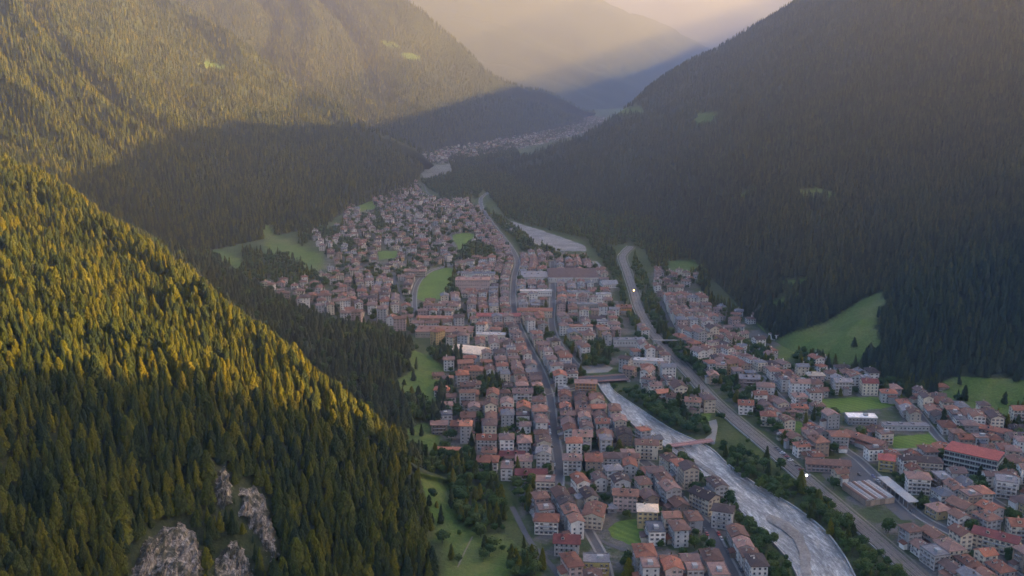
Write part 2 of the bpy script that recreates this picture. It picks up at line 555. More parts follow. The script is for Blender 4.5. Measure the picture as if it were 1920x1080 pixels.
STREETS = [   # (pixels, width m, pavement?)
    ('main_street', [(1047, 909), (1048, 870), (1042, 830), (1036, 785), (1030, 740), (1012, 692), (988, 645), (968, 600), (962, 560), (964, 520), (970, 490), (955, 460), (922, 418), (903, 388), (905, 368), (935, 354)], 8.0),
    ('north_street', [(1036, 490), (1036, 560), (1034, 606), (1045, 640), (1072, 676), (1090, 696)], 8.0),
    ('riverside_street', [(1190, 852), (1245, 897), (1280, 941), (1327, 988), (1360, 1047), (1392, 1110)], 8.5),
    ('south_street', [(1047, 909), (1082, 958), (1110, 1007), (1132, 1050), (1146, 1110)], 6.0),
    ('west_lane', [(960, 950), (985, 1000), (1005, 1030), (1040, 1068), (1066, 1110)], 4.9),
    ('bridge_street', [(1030, 742), (1110, 720), (1128, 712)], 6.0),
    ('cross_street', [(1048, 872), (1120, 866), (1190, 852)], 5.0),
    ('school_street', [(868, 568), (962, 566), (1036, 566), (1160, 566)], 6.0),
    ('mill_street', [(770, 598), (862, 600), (885, 622), (968, 628), (1042, 632)], 5.0),
    ('field_road', [(778, 590), (777, 560), (780, 540), (790, 522), (812, 506), (848, 497), (870, 493), (965, 497)], 5.5),
    ('hill_road', [(843, 436), (852, 460), (868, 493)], 5.0),
    ('west_street', [(735, 512), (748, 545), (762, 580)], 5.0),
    ('station_road', [(1424, 704), (1473, 758), (1501, 782), (1534, 803), (1556, 822), (1590, 848), (1615, 866), (1668, 917), (1725, 968), (1790, 1003), (1850, 1042), (1930, 1095)], 7.0),
    ('east_road', [(1700, 755), (1721, 774), (1758, 820), (1790, 850), (1806, 885), (1850, 930), (1925, 975)], 6.0),
    ('north_east_road', [(1236, 560), (1262, 620), (1300, 648), (1360, 672), (1424, 704)], 5.0),
    ('cross_lane', [(862, 770), (940, 768), (1033, 762)], 4.5),
    ('north_lane', [(795, 345), (803, 362), (830, 376), (900, 384)], 5.0),
    ('south_lane', [(1110, 1007), (1180, 1035), (1260, 1050), (1345, 1020)], 4.5),
]
RAIL = [(1184, 462), (1172, 474), (1167, 484), (1176, 510), (1188, 545), (1198, 578), (1216, 612), (1244, 648), (1290, 697), (1332, 745), (1382, 790), (1440, 838), (1510, 898), (1580, 958), (1650, 1018), (1720, 1080), (1790, 1140)]
RIVER_L = [(1118, 716), (1131, 738), (1160, 772), (1205, 813), (1250, 841), (1292, 872), (1335, 908), (1375, 945), (1412, 985), (1452, 1022), (1484, 1062), (1510, 1120)]
RIVER_R = [(1142, 716), (1152, 733), (1200, 766), (1262, 806), (1330, 838), (1368, 872), (1425, 912), (1488, 948), (1545, 992), (1580, 1035), (1605, 1080), (1625, 1130)]
# ------------------------------------------------------------------ terrain
def crom(pts, n):
    """resample a control polyline array (k, ...) to n rows, Catmull-Rom"""
    pts = np.asarray(pts, float)
    k = len(pts)
    ext = np.concatenate([[2 * pts[0] - pts[1]], pts, [2 * pts[-1] - pts[-2]]])
    t = np.linspace(0, k - 1, n)
    i = np.minimum(t.astype(int), k - 2)
    f = (t - i).reshape((-1,) + (1,) * (pts.ndim - 1))
    p0, p1, p2, p3 = ext[i], ext[i + 1], ext[i + 2], ext[i + 3]
    return 0.5 * (2 * p1 + (p2 - p0) * f + (2 * p0 - 5 * p1 + 4 * p2 - p3) * f * f + (3 * p1 - p0 - 3 * p2 + p3) * f ** 3)


SURF = {}


def loft(name, cols_, nu, nv, gx=None, gully=0.0, gper=250.0, gdir=0.25, rough=0.0, rper=60.0, far=False, back=None, fade_foot=True, attr=True):
    """cols_: for each column [(px, py, 'a'|'y', value) ...] from foot to crest"""
    ctrl = []
    for c in cols_:
        row = []
        for q in c:
            if len(q) == 3:
                row.append(q)
            elif q[2] == 'a':
                row.append(PA(q[0], q[1], q[3]))
            else:
                row.append(P(q[0], q[1], q[3]))
        if back is not None:
            x, y, z = row[-1]
            row.append((x + back[0], y + back[1], z + back[2]))
        ctrl.append(row)
    g = crom(np.array(ctrl), nu)
    g = np.swapaxes(crom(np.swapaxes(g, 0, 1), nv), 0, 1)
    X, Y, Z = g[..., 0], g[..., 1], g[..., 2]
    v = np.linspace(0, 1, nv)[None, :]
    w = np.clip(v / 0.12, 0, 1) if fade_foot else np.ones_like(v)
    if gully:
        s = (Y + gdir * X) / gper + 1.2 * fbm(X / (gper * 2.2), Y / (gper * 2.2), 2)
        r = 1 - np.abs(2 * (s - np.floor(s)) - 1) ** 1.3        # valleys at whole numbers
        r2 = 1 - np.abs(2 * ((s * 2.7) - np.floor(s * 2.7)) - 1)
        ga = gully if gx is None else gully * np.clip((-X - gx[0]) / gx[1], 0.08, 1)
        Z = Z + ga * (r - 0.5 + 0.3 * (r2 - 0.5)) * w
    if rough:
        Z = Z + rough * fbm(X / rper, Y / rper, 4) * w
    g = np.stack([X, Y, Z], -1)
    verts = g.reshape(-1, 3)
    idx = np.arange(nu * nv).reshape(nu, nv)
    f = np.stack([idx[:-1, :-1], idx[1:, :-1], idx[1:, 1:], idx[:-1, 1:]], -1).reshape(-1, 4)
    # make normals point up
    a, b, c = verts[f[:, 0]], verts[f[:, 1]], verts[f[:, 2]]
    nz = np.cross(b - a, c - a)[:, 2]
    if np.median(nz) < 0:
        f = f[:, ::-1]
    me = bpy.data.meshes.new(name)
    me.from_pydata(verts.tolist(), [], f.tolist())
    me.polygons.foreach_set('use_smooth', [True] * len(f))
    me.materials.append(M['ground_far'] if far else M['ground'])
    px, py = proj(verts[:, 0], verts[:, 1], verts[:, 2])
    md = np.zeros(len(verts))
    for poly in MEADOW_SLOPE:
        md[in_poly(px, py, poly)] = 1
    at = me.attributes.new('meadow', 'FLOAT', 'POINT')
    at.data.foreach_set('value', md.astype(np.float32))
    at = me.attributes.new('yard', 'FLOAT', 'POINT')
    me.update()
    o = link(name, me)
    tag(o, kind='structure')
    SURF[name] = dict(g=g, obj=o, bvh=None)
    return o


def hit(name, px, py):
    s = SURF[name]
    if s['bvh'] is None:
        me = s['obj'].data
        vs = [v.co.copy() for v in me.vertices]
        s['bvh'] = BVHTree.FromPolygons(vs, [tuple(p.vertices) for p in me.polygons])
    d = Vector(ray(px, py)).normalized()
    return s['bvh'].ray_cast(Vector((0, 0, CAM_H)), d)


def height(name, x, y):
    s = SURF[name]
    if s['bvh'] is None:
        hit(name, 0, 0)
    r = s['bvh'].ray_cast(Vector((x, y, 3000)), Vector((0, 0, -1)))
    return r[0].z if r[0] is not None else None


# near hillside on the left
loft('near_hillside', [
    [(-620, 1500, 'a', 70), (-620, 1000, 'a', 120), (-620, 720, 'a', 150), (-620, 560, 'a', 166), (-620, 440, 'a', 182), (-620, 350, 'y', 680), (-620, 270, 'y', 900)],
    [(-300, 1500, 'a', 52), (-300, 1060, 'a', 92), (-300, 720, 'a', 130), (-300, 570, 'a', 143), (-300, 450, 'a', 156), (-300, 360, 'a', 166), (-300, 285, 'y', 980)],
    [(0, 1500, 'a', 20), (0, 1080, 'a', 61), (0, 700, 'a', 108), (0, 570, 'a', 119), (0, 460, 'a', 131), (0, 385, 'a', 141), (0, 322, 'a', 147)],
    [(150, 1500, 'a', 8), (150, 1080, 'a', 50), (150, 715, 'a', 97), (150, 600, 'a', 106), (150, 510, 'a', 115), (150, 450, 'a', 121), (150, 405, 'a', 125)],
    [(300, 1500, 'a', -8), (300, 1080, 'a', 36), (300, 760, 'a', 83), (300, 660, 'a', 91), (300, 590, 'a', 97), (300, 540, 'a', 102), (300, 505, 'a', 104)],
    [(450, 1500, 'a', -20), (450, 1080, 'a', 24), (450, 820, 'a', 64), (450, 740, 'a', 72), (450, 690, 'a', 77), (450, 655, 'a', 80), (450, 626, 'a', 82)],
    [(600, 1500, 'a', -32), (600, 1080, 'a', 12), (600, 900, 'a', 38), (600, 840, 'a', 47), (600, 800, 'a', 51), (600, 768, 'a', 54), (600, 742, 'a', 55)],
    [(720, 1500, 'a', -40), (720, 1080, 'a', 3), (720, 960, 'a', 16), (720, 915, 'a', 22), (720, 880, 'a', 27), (720, 858, 'a', 30), (720, 836, 'a', 31)],
    [(800, 1500, 'a', -46), (800, 1080, 'a', -2), (800, 1010, 'a', 1), (800, 960, 'a', 4), (800, 930, 'a', 6), (800, 905, 'a', 7), (800, 885, 'a', 6)],
    [(860, 1500, 'a', -50), (860, 1080, 'a', -5), (860, 1010, 'a', -5), (860, 960, 'a', -4), (860, 930, 'a', -4), (860, 905, 'a', -4), (860, 885, 'a', -5)],
], 220, 200, gully=6, gper=80, gdir=0.5, rough=5, rper=40, back=(-20, 170, -70), fade_foot=False)

# wooded apron between the near hillside and the town
loft('foothill', [
    [(60, 560, 'a', 90), (60, 480, 'a', 100), (60, 440, 'a', 104), (60, 410, 'a', 104), (60, 385, 'a', 100)],
    [(200, 640, 'a', 58), (200, 560, 'a', 72), (200, 500, 'a', 82), (200, 455, 'a', 88), (200, 425, 'a', 84)],
    [(300, 720, 'a', 36), (300, 620, 'a', 50), (300, 545, 'a', 58), (300, 500, 'a', 62), (300, 468, 'a', 60)],
    [(450, 800, 'a', 20), (450, 690, 'a', 27), (450, 610, 'a', 34), (450, 565, 'a', 36), (450, 532, 'a', 33)],
    [(600, 900, 'a', 4), (600, 780, 'a', 10), (600, 700, 'a', 15), (600, 645, 'a', 17), (600, 608, 'a', 14)],
    [(720, 940, 'a', -1), (720, 830, 'a', 5), (720, 740, 'a', 9), (720, 670, 'a', 10), (720, 630, 'a', 7)],
    [(800, 960, 'a', -3), (800, 850, 'a', 1), (800, 770, 'a', 3), (800, 705, 'a', 3), (800, 668, 'a', 1)],
    [(870, 960, 'a', -5), (870, 850, 'a', -4), (870, 780, 'a', -3), (870, 705, 'a', -3), (870, 668, 'a', -3)],
], 160, 120, rough=3, rper=50, back=(0, 60, -30), fade_foot=False)

# second slope on the left, its crest lit
loft('left_mountainside', [
    [(-700, 520, 'a', 60), (-700, 380, 'a', 120), (-700, 250, 'y', 1300), (-700, 100, 'y', 1450), (-700, -60, 'y', 1650), (-700, -260, 'y', 2100), (-700, -420, 'y', 2700)],
    [(-300, 470, 'a', 60), (-300, 350, 'a', 115), (-300, 230, 'y', 1350), (-300, 100, 'y', 1520), (-300, -30, 'y', 1720), (-300, -220, 'y', 2300), (-300, -330, 'y', 2900)],
    [(0, 430, 'a', 66), (0, 320, 'y', 1260), (0, 225, 'y', 1400), (0, 125, 'y', 1560), (0, 40, 'y', 1740), (0, -90, 'y', 2350), (0, -180, 'y', 3000)],
    [(150, 450, 'a', 40), (150, 360, 'y', 1310), (150, 275, 'y', 1450), (150, 200, 'y', 1630), (150, 135, 'y', 1820), (150, 10, 'y', 2350), (150, -90, 'y', 2900)],
    [(300, 480, 'a', 4), (300, 400, 'y', 1360), (300, 325, 'y', 1490), (300, 262, 'y', 1650), (300, 210, 'y', 1850), (300, 105, 'y', 2300), (300, 14, 'y', 2800)],
    [(450, 462, 'a', -2), (450, 400, 'y', 1480), (450, 335, 'y', 1630), (450, 270, 'y', 1850), (450, 215, 'y', 2150), (450, 155, 'y', 2450), (450, 103, 'y', 2750)],
    [(600, 424, 'a', -2), (600, 372, 'y', 1690), (600, 325, 'y', 1850), (600, 285, 'y', 2020), (600, 250, 'y', 2200), (600, 225, 'y', 2400), (600, 200, 'y', 2600)],
    [(680, 385, 'a', -2), (680, 345, 'y', 1860), (680, 318, 'y', 1980), (680, 295, 'y', 2090), (680, 274, 'y', 2200), (680, 262, 'y', 2300), (680, 252, 'y', 2420)],
    [(760, 362, 'a', -3), (760, 345, 'a', 6), (760, 330, 'a', 14), (760, 317, 'a', 22), (760, 305, 'a', 30), (760, 297, 'a', 34), (760, 290, 'a', 34)],
    [(800, 362, 'a', -8), (800, 350, 'a', -7), (800, 340, 'a', -6), (800, 332, 'a', -6), (800, 326, 'a', -6), (800, 322, 'a', -6), (800, 320, 'a', -8)],
], 300, 260, gx=(420, 300), gully=58, gper=300, gdir=0.95, rough=14, rper=90, back=(-300, 500, -260))

# third slope on the left
loft('far_left_mountainside', [
    [(200, 240, 'y', 2700), (200, 150, 'y', 2900), (200, 60, 'y', 3150), (200, -40, 'y', 3500), (200, -150, 'y', 3900), (200, -260, 'y', 4500)],
    [(500, 262, 'y', 2620), (500, 200, 'y', 2800), (500, 140, 'y', 3050), (500, 75, 'y', 3350), (500, 0, 'y', 3700), (500, -120, 'y', 4400)],
    [(650, 292, 'a', -3), (650, 240, 'y', 2900), (650, 190, 'y', 3100), (650, 130, 'y', 3350), (650, 60, 'y', 3650), (650, -50, 'y', 4200)],
    [(760, 297, 'a', -3), (760, 250, 'y', 2950), (760, 200, 'y', 3180), (760, 140, 'y', 3430), (760, 75, 'y', 3750), (760, 14, 'y', 4050)],
    [(850, 280, 'a', -4), (850, 243, 'y', 3260), (850, 205, 'y', 3460), (850, 165, 'y', 3680), (850, 125, 'y', 3900), (850, 90, 'y', 4100)],
    [(930, 266, 'a', -4), (930, 243, 'y', 3560), (930, 220, 'y', 3720), (930, 200, 'y', 3860), (930, 182, 'y', 4000), (930, 162, 'y', 4200)],
    [(1020, 250, 'a', -5), (1020, 236, 'y', 3980), (1020, 222, 'y', 4120), (1020, 209, 'y', 4260), (1020, 197, 'y', 4420), (1020, 186, 'y', 4600)],
    [(1075, 236, 'a', -8), (1075, 232, 'y', 4420), (1075, 228, 'y', 4480), (1075, 223, 'y', 4600), (1075, 219, 'y', 4750), (1075, 216, 'y', 4900)],
    [(1105, 232, 'a', -14), (1105, 230, 'a', -14), (1105, 228, 'a', -14), (1105, 226, 'a', -14), (1105, 224, 'a', -14), (1105, 221, 'a', -16)],
], 260, 200, gx=(250, 500), gully=60, gper=420, gdir=0.8, rough=12, rper=110, far=True, back=(-400, 700, -400))

# far slope behind, across the end of the valley
loft('distant_mountainside', [
    [(500, 235, 'y', 5600), (500, 120, 'y', 6000), (500, 0, 'y', 6600), (500, -140, 'y', 7400), (500, -300, 'y', 8600)],
    [(750, 225, 'y', 5700), (750, 130, 'y', 6150), (750, 20, 'y', 6700), (750, -100, 'y', 7500), (750, -230, 'y', 8600)],
    [(950, 216, 'y', 5900), (950, 150, 'y', 6400), (950, 70, 'y', 6950), (950, -20, 'y', 7600), (950, -110, 'y', 8500)],
    [(1130, 209, 'y', 6200), (1130, 165, 'y', 6650), (1130, 115, 'y', 7100), (1130, 58, 'y', 7600), (1130, 0, 'y', 8200)],
    [(1215, 206, 'y', 6400), (1215, 170, 'y', 6900), (1215, 130, 'y', 7400), (1215, 86, 'y', 7900), (1215, 43, 'y', 8500)],
    [(1290, 204, 'y', 6700), (1290, 178, 'y', 7200), (1290, 148, 'y', 7700), (1290, 116, 'y', 8200), (1290, 84, 'y', 8800)],
    [(1400, 203, 'y', 7000), (1400, 190, 'y', 7500), (1400, 174, 'y', 8000), (1400, 155, 'y', 8600), (1400, 135, 'y', 9200)],
    [(1600, 205, 'y', 7200), (1600, 202, 'y', 7800), (1600, 196, 'y', 8400), (1600, 190, 'y', 9000), (1600, 184, 'y', 9600)],
], 140, 120, gully=70, gper=700, gdir=-0.2, rough=35, rper=260, far=True, back=(-300, 900, -500))
loft('farthest_mountain', [
    [(900, 190, 'y', 10500), (900, 80, 'y', 11300), (900, -40, 'y', 12400)],
    [(1200, 190, 'y', 10500), (1200, 90, 'y', 11300), (1200, -20, 'y', 12400)],
    [(1500, 190, 'y', 10500), (1500, 70, 'y', 11300), (1500, -70, 'y', 12400)],
    [(1900, 190, 'y', 10300), (1900, 50, 'y', 11200), (1900, -150, 'y', 12400)],
], 80, 60, gully=90, gper=900, gdir=0.3, rough=50, rper=400, far=True, back=(0, 900, -700))

# big shaded mountain on the right
R_COLS = [
    [(850, 326, 'a', -8), (850, 322, 'a', -8), (850, 318, 'a', -8), (850, 314, 'a', -8), (850, 310, 'a', -8), (850, 306, 'a', -8)],
    [(950, 338, 'a', -3), (950, 328, 'a', 3), (950, 318, 'a', 8), (950, 313, 'a', 8), (950, 308, 'a', 9), (950, 303, 'a', 8)],
    [(1050, 400, 'a', -3), (1050, 362, 'a', 12), (1050, 334, 'a', 24), (1050, 313, 'a', 31), (1050, 296, 'a', 37), (1050, 279, 'a', 41)],
    [(1130, 405, 'a', -3), (1130, 350, 'a', 22), (1130, 308, 'y', 2050), (1130, 280, 'y', 2200), (1130, 258, 'y', 2350), (1130, 240, 'y', 2500)],
    [(1190, 415, 'a', -3), (1190, 350, 'a', 26), (1190, 300, 'y', 1960), (1190, 262, 'y', 2130), (1190, 226, 'y', 2350), (1190, 194, 'y', 2650)],
    [(1240, 438, 'a', -3), (1240, 362, 'a', 33), (1240, 302, 'y', 1880), (1240, 245, 'y', 2120), (1240, 195, 'y', 2420), (1240, 150, 'y', 2800)],
    [(1350, 545, 'a', -3), (1350, 440, 'a', 36), (1350, 345, 'y', 1440), (1350, 255, 'y', 1740), (1350, 170, 'y', 2180), (1350, 95, 'y', 2800)],
    [(1480, 664, 'a', -2), (1480, 540, 'a', 36), (1480, 410, 'y', 1090), (1480, 280, 'y', 1380), (1480, 140, 'y', 1850), (1480, 12, 'y', 2650)],
    [(1700, 734, 'a', -2), (1700, 610, 'a', 32), (1700, 460, 'y', 940), (1700, 290, 'y', 1200), (1700, 90, 'y', 1600), (1700, -130, 'y', 2200)],
    [(1950, 790, 'a', -2), (1950, 655, 'a', 30), (1950, 490, 'y', 860), (1950, 290, 'y', 1080), (1950, 60, 'y', 1420), (1950, -200, 'y', 1850)],
    [(2400, 880, 'a', -2), (2400, 720, 'a', 30), (2400, 520, 'y', 780), (2400, 290, 'y', 970), (2400, 20, 'y', 1220), (2400, -300, 'y', 1480)],
    [(3200, 1000, 'a', -2), (3200, 800, 'a', 34), (3200, 560, 'y', 620), (3200, 260, 'y', 760), (3200, -60, 'y', 920), (3200, -300, 'y', 1060)],
    [(5200, 1200, 'a', -2), (5200, 900, 'a', 34), (5200, 560, 'y', 380), (5200, 200, 'y', 440), (5200, -120, 'y', 500), (5200, -300, 'y', 540)],
]
loft('right_mountainside', R_COLS, 340, 260, gully=20, gper=260, gdir=-0.35, rough=9, rper=70, back=(60, 260, -60))

# the long crest of the right-hand mountain, outside the frame: its outline against the low sun
# is the edge of the shade that lies over the valley
EDGE = [  # points on the slopes where the shade ends: (px, py, Y)
    (-200, 690, 400), (0, 690, 432), (160, 715, 455), (300, 750, 474), (450, 800, 496), (590, 850, 515), (700, 868, 545),
    (130, 330, 1310), (300, 258, 1650), (400, 225, 1880), (470, 220, 2020), (560, 232, 2200), (640, 250, 2330),
    (675, 247, 2900), (767, 217, 3100), (892, 182, 3600), (960, 163, 4200), (1183, 128, 6000), (1308, 100, 7400)]
TE = math.tan(R(SUN_EL))
sa, ca = math.sin(R(SUN_AZ)), math.cos(R(SUN_AZ))
uv = []
for q in EDGE:
    x, y, z = P(*q)
    u, s = -x * ca + y * sa, x * sa + y * ca
    uv.append((u, z - s * TE - (6.0 if q[2] < 600 else 0.0)))
uv += [(-2500.0, 430.0), (330.0, 430.0), (400.0, 230.0)]     # ridge raised here, out of view, to shade the haze near the camera
uv.sort()
EDGE_U = np.array([q[0] for q in uv])
EDGE_V = np.array([q[1] for q in uv])


def crest_z(x, y):
    u, s = -x * ca + y * sa, x * sa + y * ca
    return np.interp(u, EDGE_U, EDGE_V) + s * TE


cy_ = np.linspace(-900, 9600, 150)
cx_ = np.maximum(1420, 0.60 * cy_ + 320) + 40 * fbm(cy_ / 300, cy_ * 0, 3)
cz_ = crest_z(cx_, cy_)
rows = []
for off, drop in ((-330, 260), (-160, 110), (0, 0), (200, 120), (600, 420), (1100, 1200)):
    rows.append(np.stack([cx_ + off, cy_ - 0.1 * off, np.maximum(cz_ - drop, -30)], -1))
g = np.stack(rows, 1)
nu, nv = g.shape[:2]
idx = np.arange(nu * nv).reshape(nu, nv)
f = np.stack([idx[:-1, :-1], idx[:-1, 1:], idx[1:, 1:], idx[1:, :-1]], -1).reshape(-1, 4)[:, ::-1]
me = bpy.data.meshes.new('right_mountain_crest')
me.from_pydata(g.reshape(-1, 3).tolist(), [], f.tolist())
me.materials.append(M['ground_far'])
tag(link('right_mountain_crest', me), kind='structure')

# valley floor: one sheet to the horizon
ys = [60.0]
while ys[-1] < 13000:
    ys.append(ys[-1] * 1.012 + 1)
ys = np.array(ys)
ts = np.linspace(-1.6, 1.9, 420)
X = ys[None, :] * ts[:, None]
X[0, :] = -9000
X[-1, :] = 9500
Y = np.repeat(ys[None, :], len(ts), 0)
Y[:, 0] = -1500
X[:, 0] = X[:, 1] * 3
px, py = proj(X, Y, 0 * X)
Z = np.zeros_like(X)
riv = np.concatenate([RIVER_L, RIVER_R[::-1]])
Z[in_poly(px, py, [tuple(p) for p in riv])] = -1.6
nu, nv = X.shape
idx = np.arange(nu * nv).reshape(nu, nv)
f = np.stack([idx[:-1, :-1], idx[1:, :-1], idx[1:, 1:], idx[:-1, 1:]], -1).reshape(-1, 4)
me = bpy.data.meshes.new('valley_floor')
me.from_pydata(np.stack([X, Y, Z], -1).reshape(-1, 3).tolist(), [], f.tolist())
me.materials.append(M['ground'])
px, py = px.ravel(), py.ravel()
md, yd = np.full(len(px), 0.35), np.zeros(len(px))
for poly in MEADOW_SLOPE:
    md[in_poly(px, py, poly)] = 1
for poly, *_ in WOODS:
    md[in_poly(px, py, poly)] = 0.15
for poly in TOWN:
    yd[in_poly(px, py, poly)] = 1
for k_, v_ in (('meadow', md), ('yard', yd)):
    at = me.attributes.new(k_, 'FLOAT', 'POINT')
    at.data.foreach_set('value', v_.astype(np.float32))
me.update()
tag(link('valley_floor', me), kind='structure')

# ------------------------------------------------------------------ sheets on the floor
def sheet(name, poly, m, z=0.03, kind='structure', thick=0.0):
    fine = []
    for i in range(len(poly)):
        a, b = poly[i], poly[(i + 1) % len(poly)]
        k = max(1, int(math.hypot(b[0] - a[0], b[1] - a[1]) / 5))
        for t in range(k):
            q = (a[0] + (b[0] - a[0]) * t / k, a[1] + (b[1] - a[1]) * t / k)
            j_ = 1.1 if m is M['meadow'] or 'gravel' in m.name else 0.25
            fine.append((q[0] + rnd.uniform(-j_, j_) * 1.4, q[1] + rnd.uniform(-j_, j_) * 0.8))
    pts = [FL(*p) for p in fine]
    me = bpy.data.meshes.new(name)
    vs = [(x, y, z) for x, y in pts]
    me.from_pydata(vs, [], [tuple(range(len(vs)))])
    me.materials.append(m)
    me.update()
    if me.polygons[0].normal.z < 0:
        me.flip_normals()
    o = link(name, me)
    return tag(o, kind=kind) if kind else o


def smooth_line(pts, step=6.0):
    w = np.array([FL(*p) for p in pts])
    c = crom(w, len(w) * 12)
    d = np.concatenate([[0], np.cumsum(np.hypot(*np.diff(c, axis=0).T))])
    n = max(2, int(d[-1] / step))
    t = np.linspace(0, d[-1], n)
    return np.stack([np.interp(t, d, c[:, 0]), np.interp(t, d, c[:, 1])], -1)


def normals2(c):
    t = np.gradient(c, axis=0)
    t /= np.hypot(t[:, 0], t[:, 1])[:, None]
    return np.stack([-t[:, 1], t[:, 0]], -1)


def strip(name, c, o0, o1, z0, z1, m, side=True, kind='structure', parent=None):
    """a strip between offsets o0 and o1 from a centre line, top at z1; a raised one gets sides down to z0"""
    n = normals2(c)
    a, b = c + n * o0, c + n * o1
    k = len(c)
    mb = MB()
    vs = [(x, y, z1) for x, y in a] + [(x, y, z1) for x, y in b]
    fs = [(i, i + 1, k + i + 1, k + i) for i in range(k - 1)]
    if side:
        vs += [(x, y, z0) for x, y in a] + [(x, y, z0) for x, y in b]
        fs += [(i + 1, i, 2 * k + i, 2 * k + i + 1) for i in range(k - 1)]
        fs += [(k + i, k + i + 1, 3 * k + i + 1, 3 * k + i) for i in range(k - 1)]
    me = bpy.data.meshes.new(name)
    me.from_pydata(vs, [], fs)
    me.materials.append(m)
    me.update()
    if me.polygons[0].normal.z < 0:
        me.flip_normals()
    o = link(name, me, parent)
    return tag(o, kind=kind) if kind else o


ROADS = []      # (centre line, half width) for keeping houses off
for i, (name, pts, w) in enumerate(STREETS):
    w *= 0.62
    c = smooth_line(pts)
    ROADS.append((c, w / 2 + (1.4 if w > 3.2 else 0.4)))
    z = 0.05 + 0.006 * i
    nm = name
    strip(nm, c, -w / 2, w / 2, 0, z, M['asphalt'], side=False)
    if w > 3.2:
        pv = strip('pavement', c, w / 2 + 0.01, w / 2 + 1.2, 0, z + 0.13, M['paving'])
        pv = strip('pavement', c, -w / 2 - 1.2, -w / 2 - 0.01, 0, z + 0.13, M['paving'])

for k, poly in FIELDS.items():
    sheet('meadow', poly, M['meadow'], 0.04)

# pale yards and gravel
sheet('gravel_bed', [(938, 416), (960, 415), (1000, 427), (1050, 444), (1098, 461), (1098, 471), (1050, 471), (1022, 465), (990, 450), (955, 430)], M['gravel'], 0.05)
sheet('paved_yard', [(1100, 490), (1120, 490), (1142, 514), (1133, 520), (1112, 509)], M['paving'], 0.05)
sheet('gravel_bed', [(790, 322), (800, 310), (850, 308), (842, 325), (815, 334), (795, 333)], M['far_gravel'], 0.05)
sheet('station_yard', [(1575, 858), (1612, 862), (1735, 965), (1728, 974), (1690, 975), (1640, 930), (1590, 905), (1555, 905), (1540, 890)], M['asphalt'], 0.036)
sheet('bridge_square', [(1328, 790), (1343, 786), (1346, 800), (1341, 826), (1326, 832), (1322, 822), (1335, 812)], M['paving'], 0.06)
sheet('market_square', [(1078, 690), (1100, 668), (1150, 690), (1140, 698), (1095, 700)], M['paving'], 0.045)
c = smooth_line([(858, 1064), (870, 1038), (884, 1010), (886, 1006)], 3)
strip('footpath', c, -0.4, 0.4, 0, 0.08, M['dirt'], side=False)

# river
c_l = smooth_line(RIVER_L, 4)
c_r = smooth_line(RIVER_R, 4)
k = min(len(c_l), len(c_r))
tl, tr = np.linspace(0, 1, k), np.linspace(0, 1, k)
L = np.stack([np.interp(tl, np.linspace(0, 1, len(c_l)), c_l[:, j]) for j in (0, 1)], -1)
Rr = np.stack([np.interp(tr, np.linspace(0, 1, len(c_r)), c_r[:, j]) for j in (0, 1)], -1)
nr = 22
cols_w = [L + (Rr - L) * t for t in np.linspace(0, 1, nr)]
vs, fs = [], []
for j, q in enumerate(cols_w):
    t = j / (nr - 1)
    for i in range(k):
        hgt = 0.5 + 0.22 * fbm(np.array(q[i, 0] / 5.0), np.array(q[i, 1] / 9.0), 3) + 0.10 * fbm(np.array(q[i, 0] / 1.3), np.array(q[i, 1] / 2.0), 2)
        vs.append((q[i, 0], q[i, 1], float(hgt) - (0.45 if 0 < j < nr - 1 else 2.0)))
for j in range(nr - 1):
    for i in range(k - 1):
        a = j * k + i
        fs.append((a, a + k, a + k + 1, a + 1))
me = bpy.data.meshes.new('river')
me.from_pydata(vs, [], fs)
me.polygons.foreach_set('use_smooth', [True] * len(fs))
me.materials.append(M['water'])
fl_ = me.attributes.new('flow', 'FLOAT_VECTOR', 'POINT')
sl = np.concatenate([[0], np.cumsum(np.hypot(*np.diff((L + Rr) / 2, axis=0).T))])
wd_ = np.hypot(*(Rr - L).T)
fl_.data.foreach_set('vector', np.array([(sl[i], wd_[i] * j / (nr - 1), 0) for j in range(nr) for i in range(k)], np.float32).ravel())
me.update()
if me.polygons[10].normal.z < 0:
    me.flip_normals()
tag(link('river', me), kind='structure')


def gravel_bar(poly, h=0.5):
    pts = [FL(*p) for p in poly]
    cx, cy2 = np.mean(pts, 0)
    n = len(pts)
    vs = [(x, y, 0.0) for x, y in pts] + [(cx + (x - cx) * 0.8, cy2 + (y - cy2) * 0.8, h + 0.12 * rnd.random()) for x, y in pts]
    fs = [(i, (i + 1) % n, n + (i + 1) % n, n + i) for i in range(n)] + [tuple(range(n, 2 * n))]
    me = bpy.data.meshes.new('gravel_bar')
    me.from_pydata(vs, [], fs)
    me.materials.append(M['gravel'])
    me.update()
    if me.polygons[-1].normal.z < 0:
        me.flip_normals()
    tag(link('gravel_bar', me), kind='structure')


gravel_bar([(1440, 962), (1478, 978), (1505, 1003), (1520, 1040), (1522, 1085), (1505, 1085), (1503, 1045), (1488, 1012), (1462, 990), (1436, 974)])
gravel_bar([(1255, 812), (1290, 850), (1330, 880), (1345, 893), (1330, 890), (1295, 866), (1262, 838)])

# stone embankment walls along both banks
for nm, c, sgn in (('embankment_wall', L, 1), ('embankment_wall', Rr, -1)):
    o = strip(nm, c, 0.2 * sgn, 0.9 * sgn, -1.6, 0.55, M['concrete'], kind='structure')

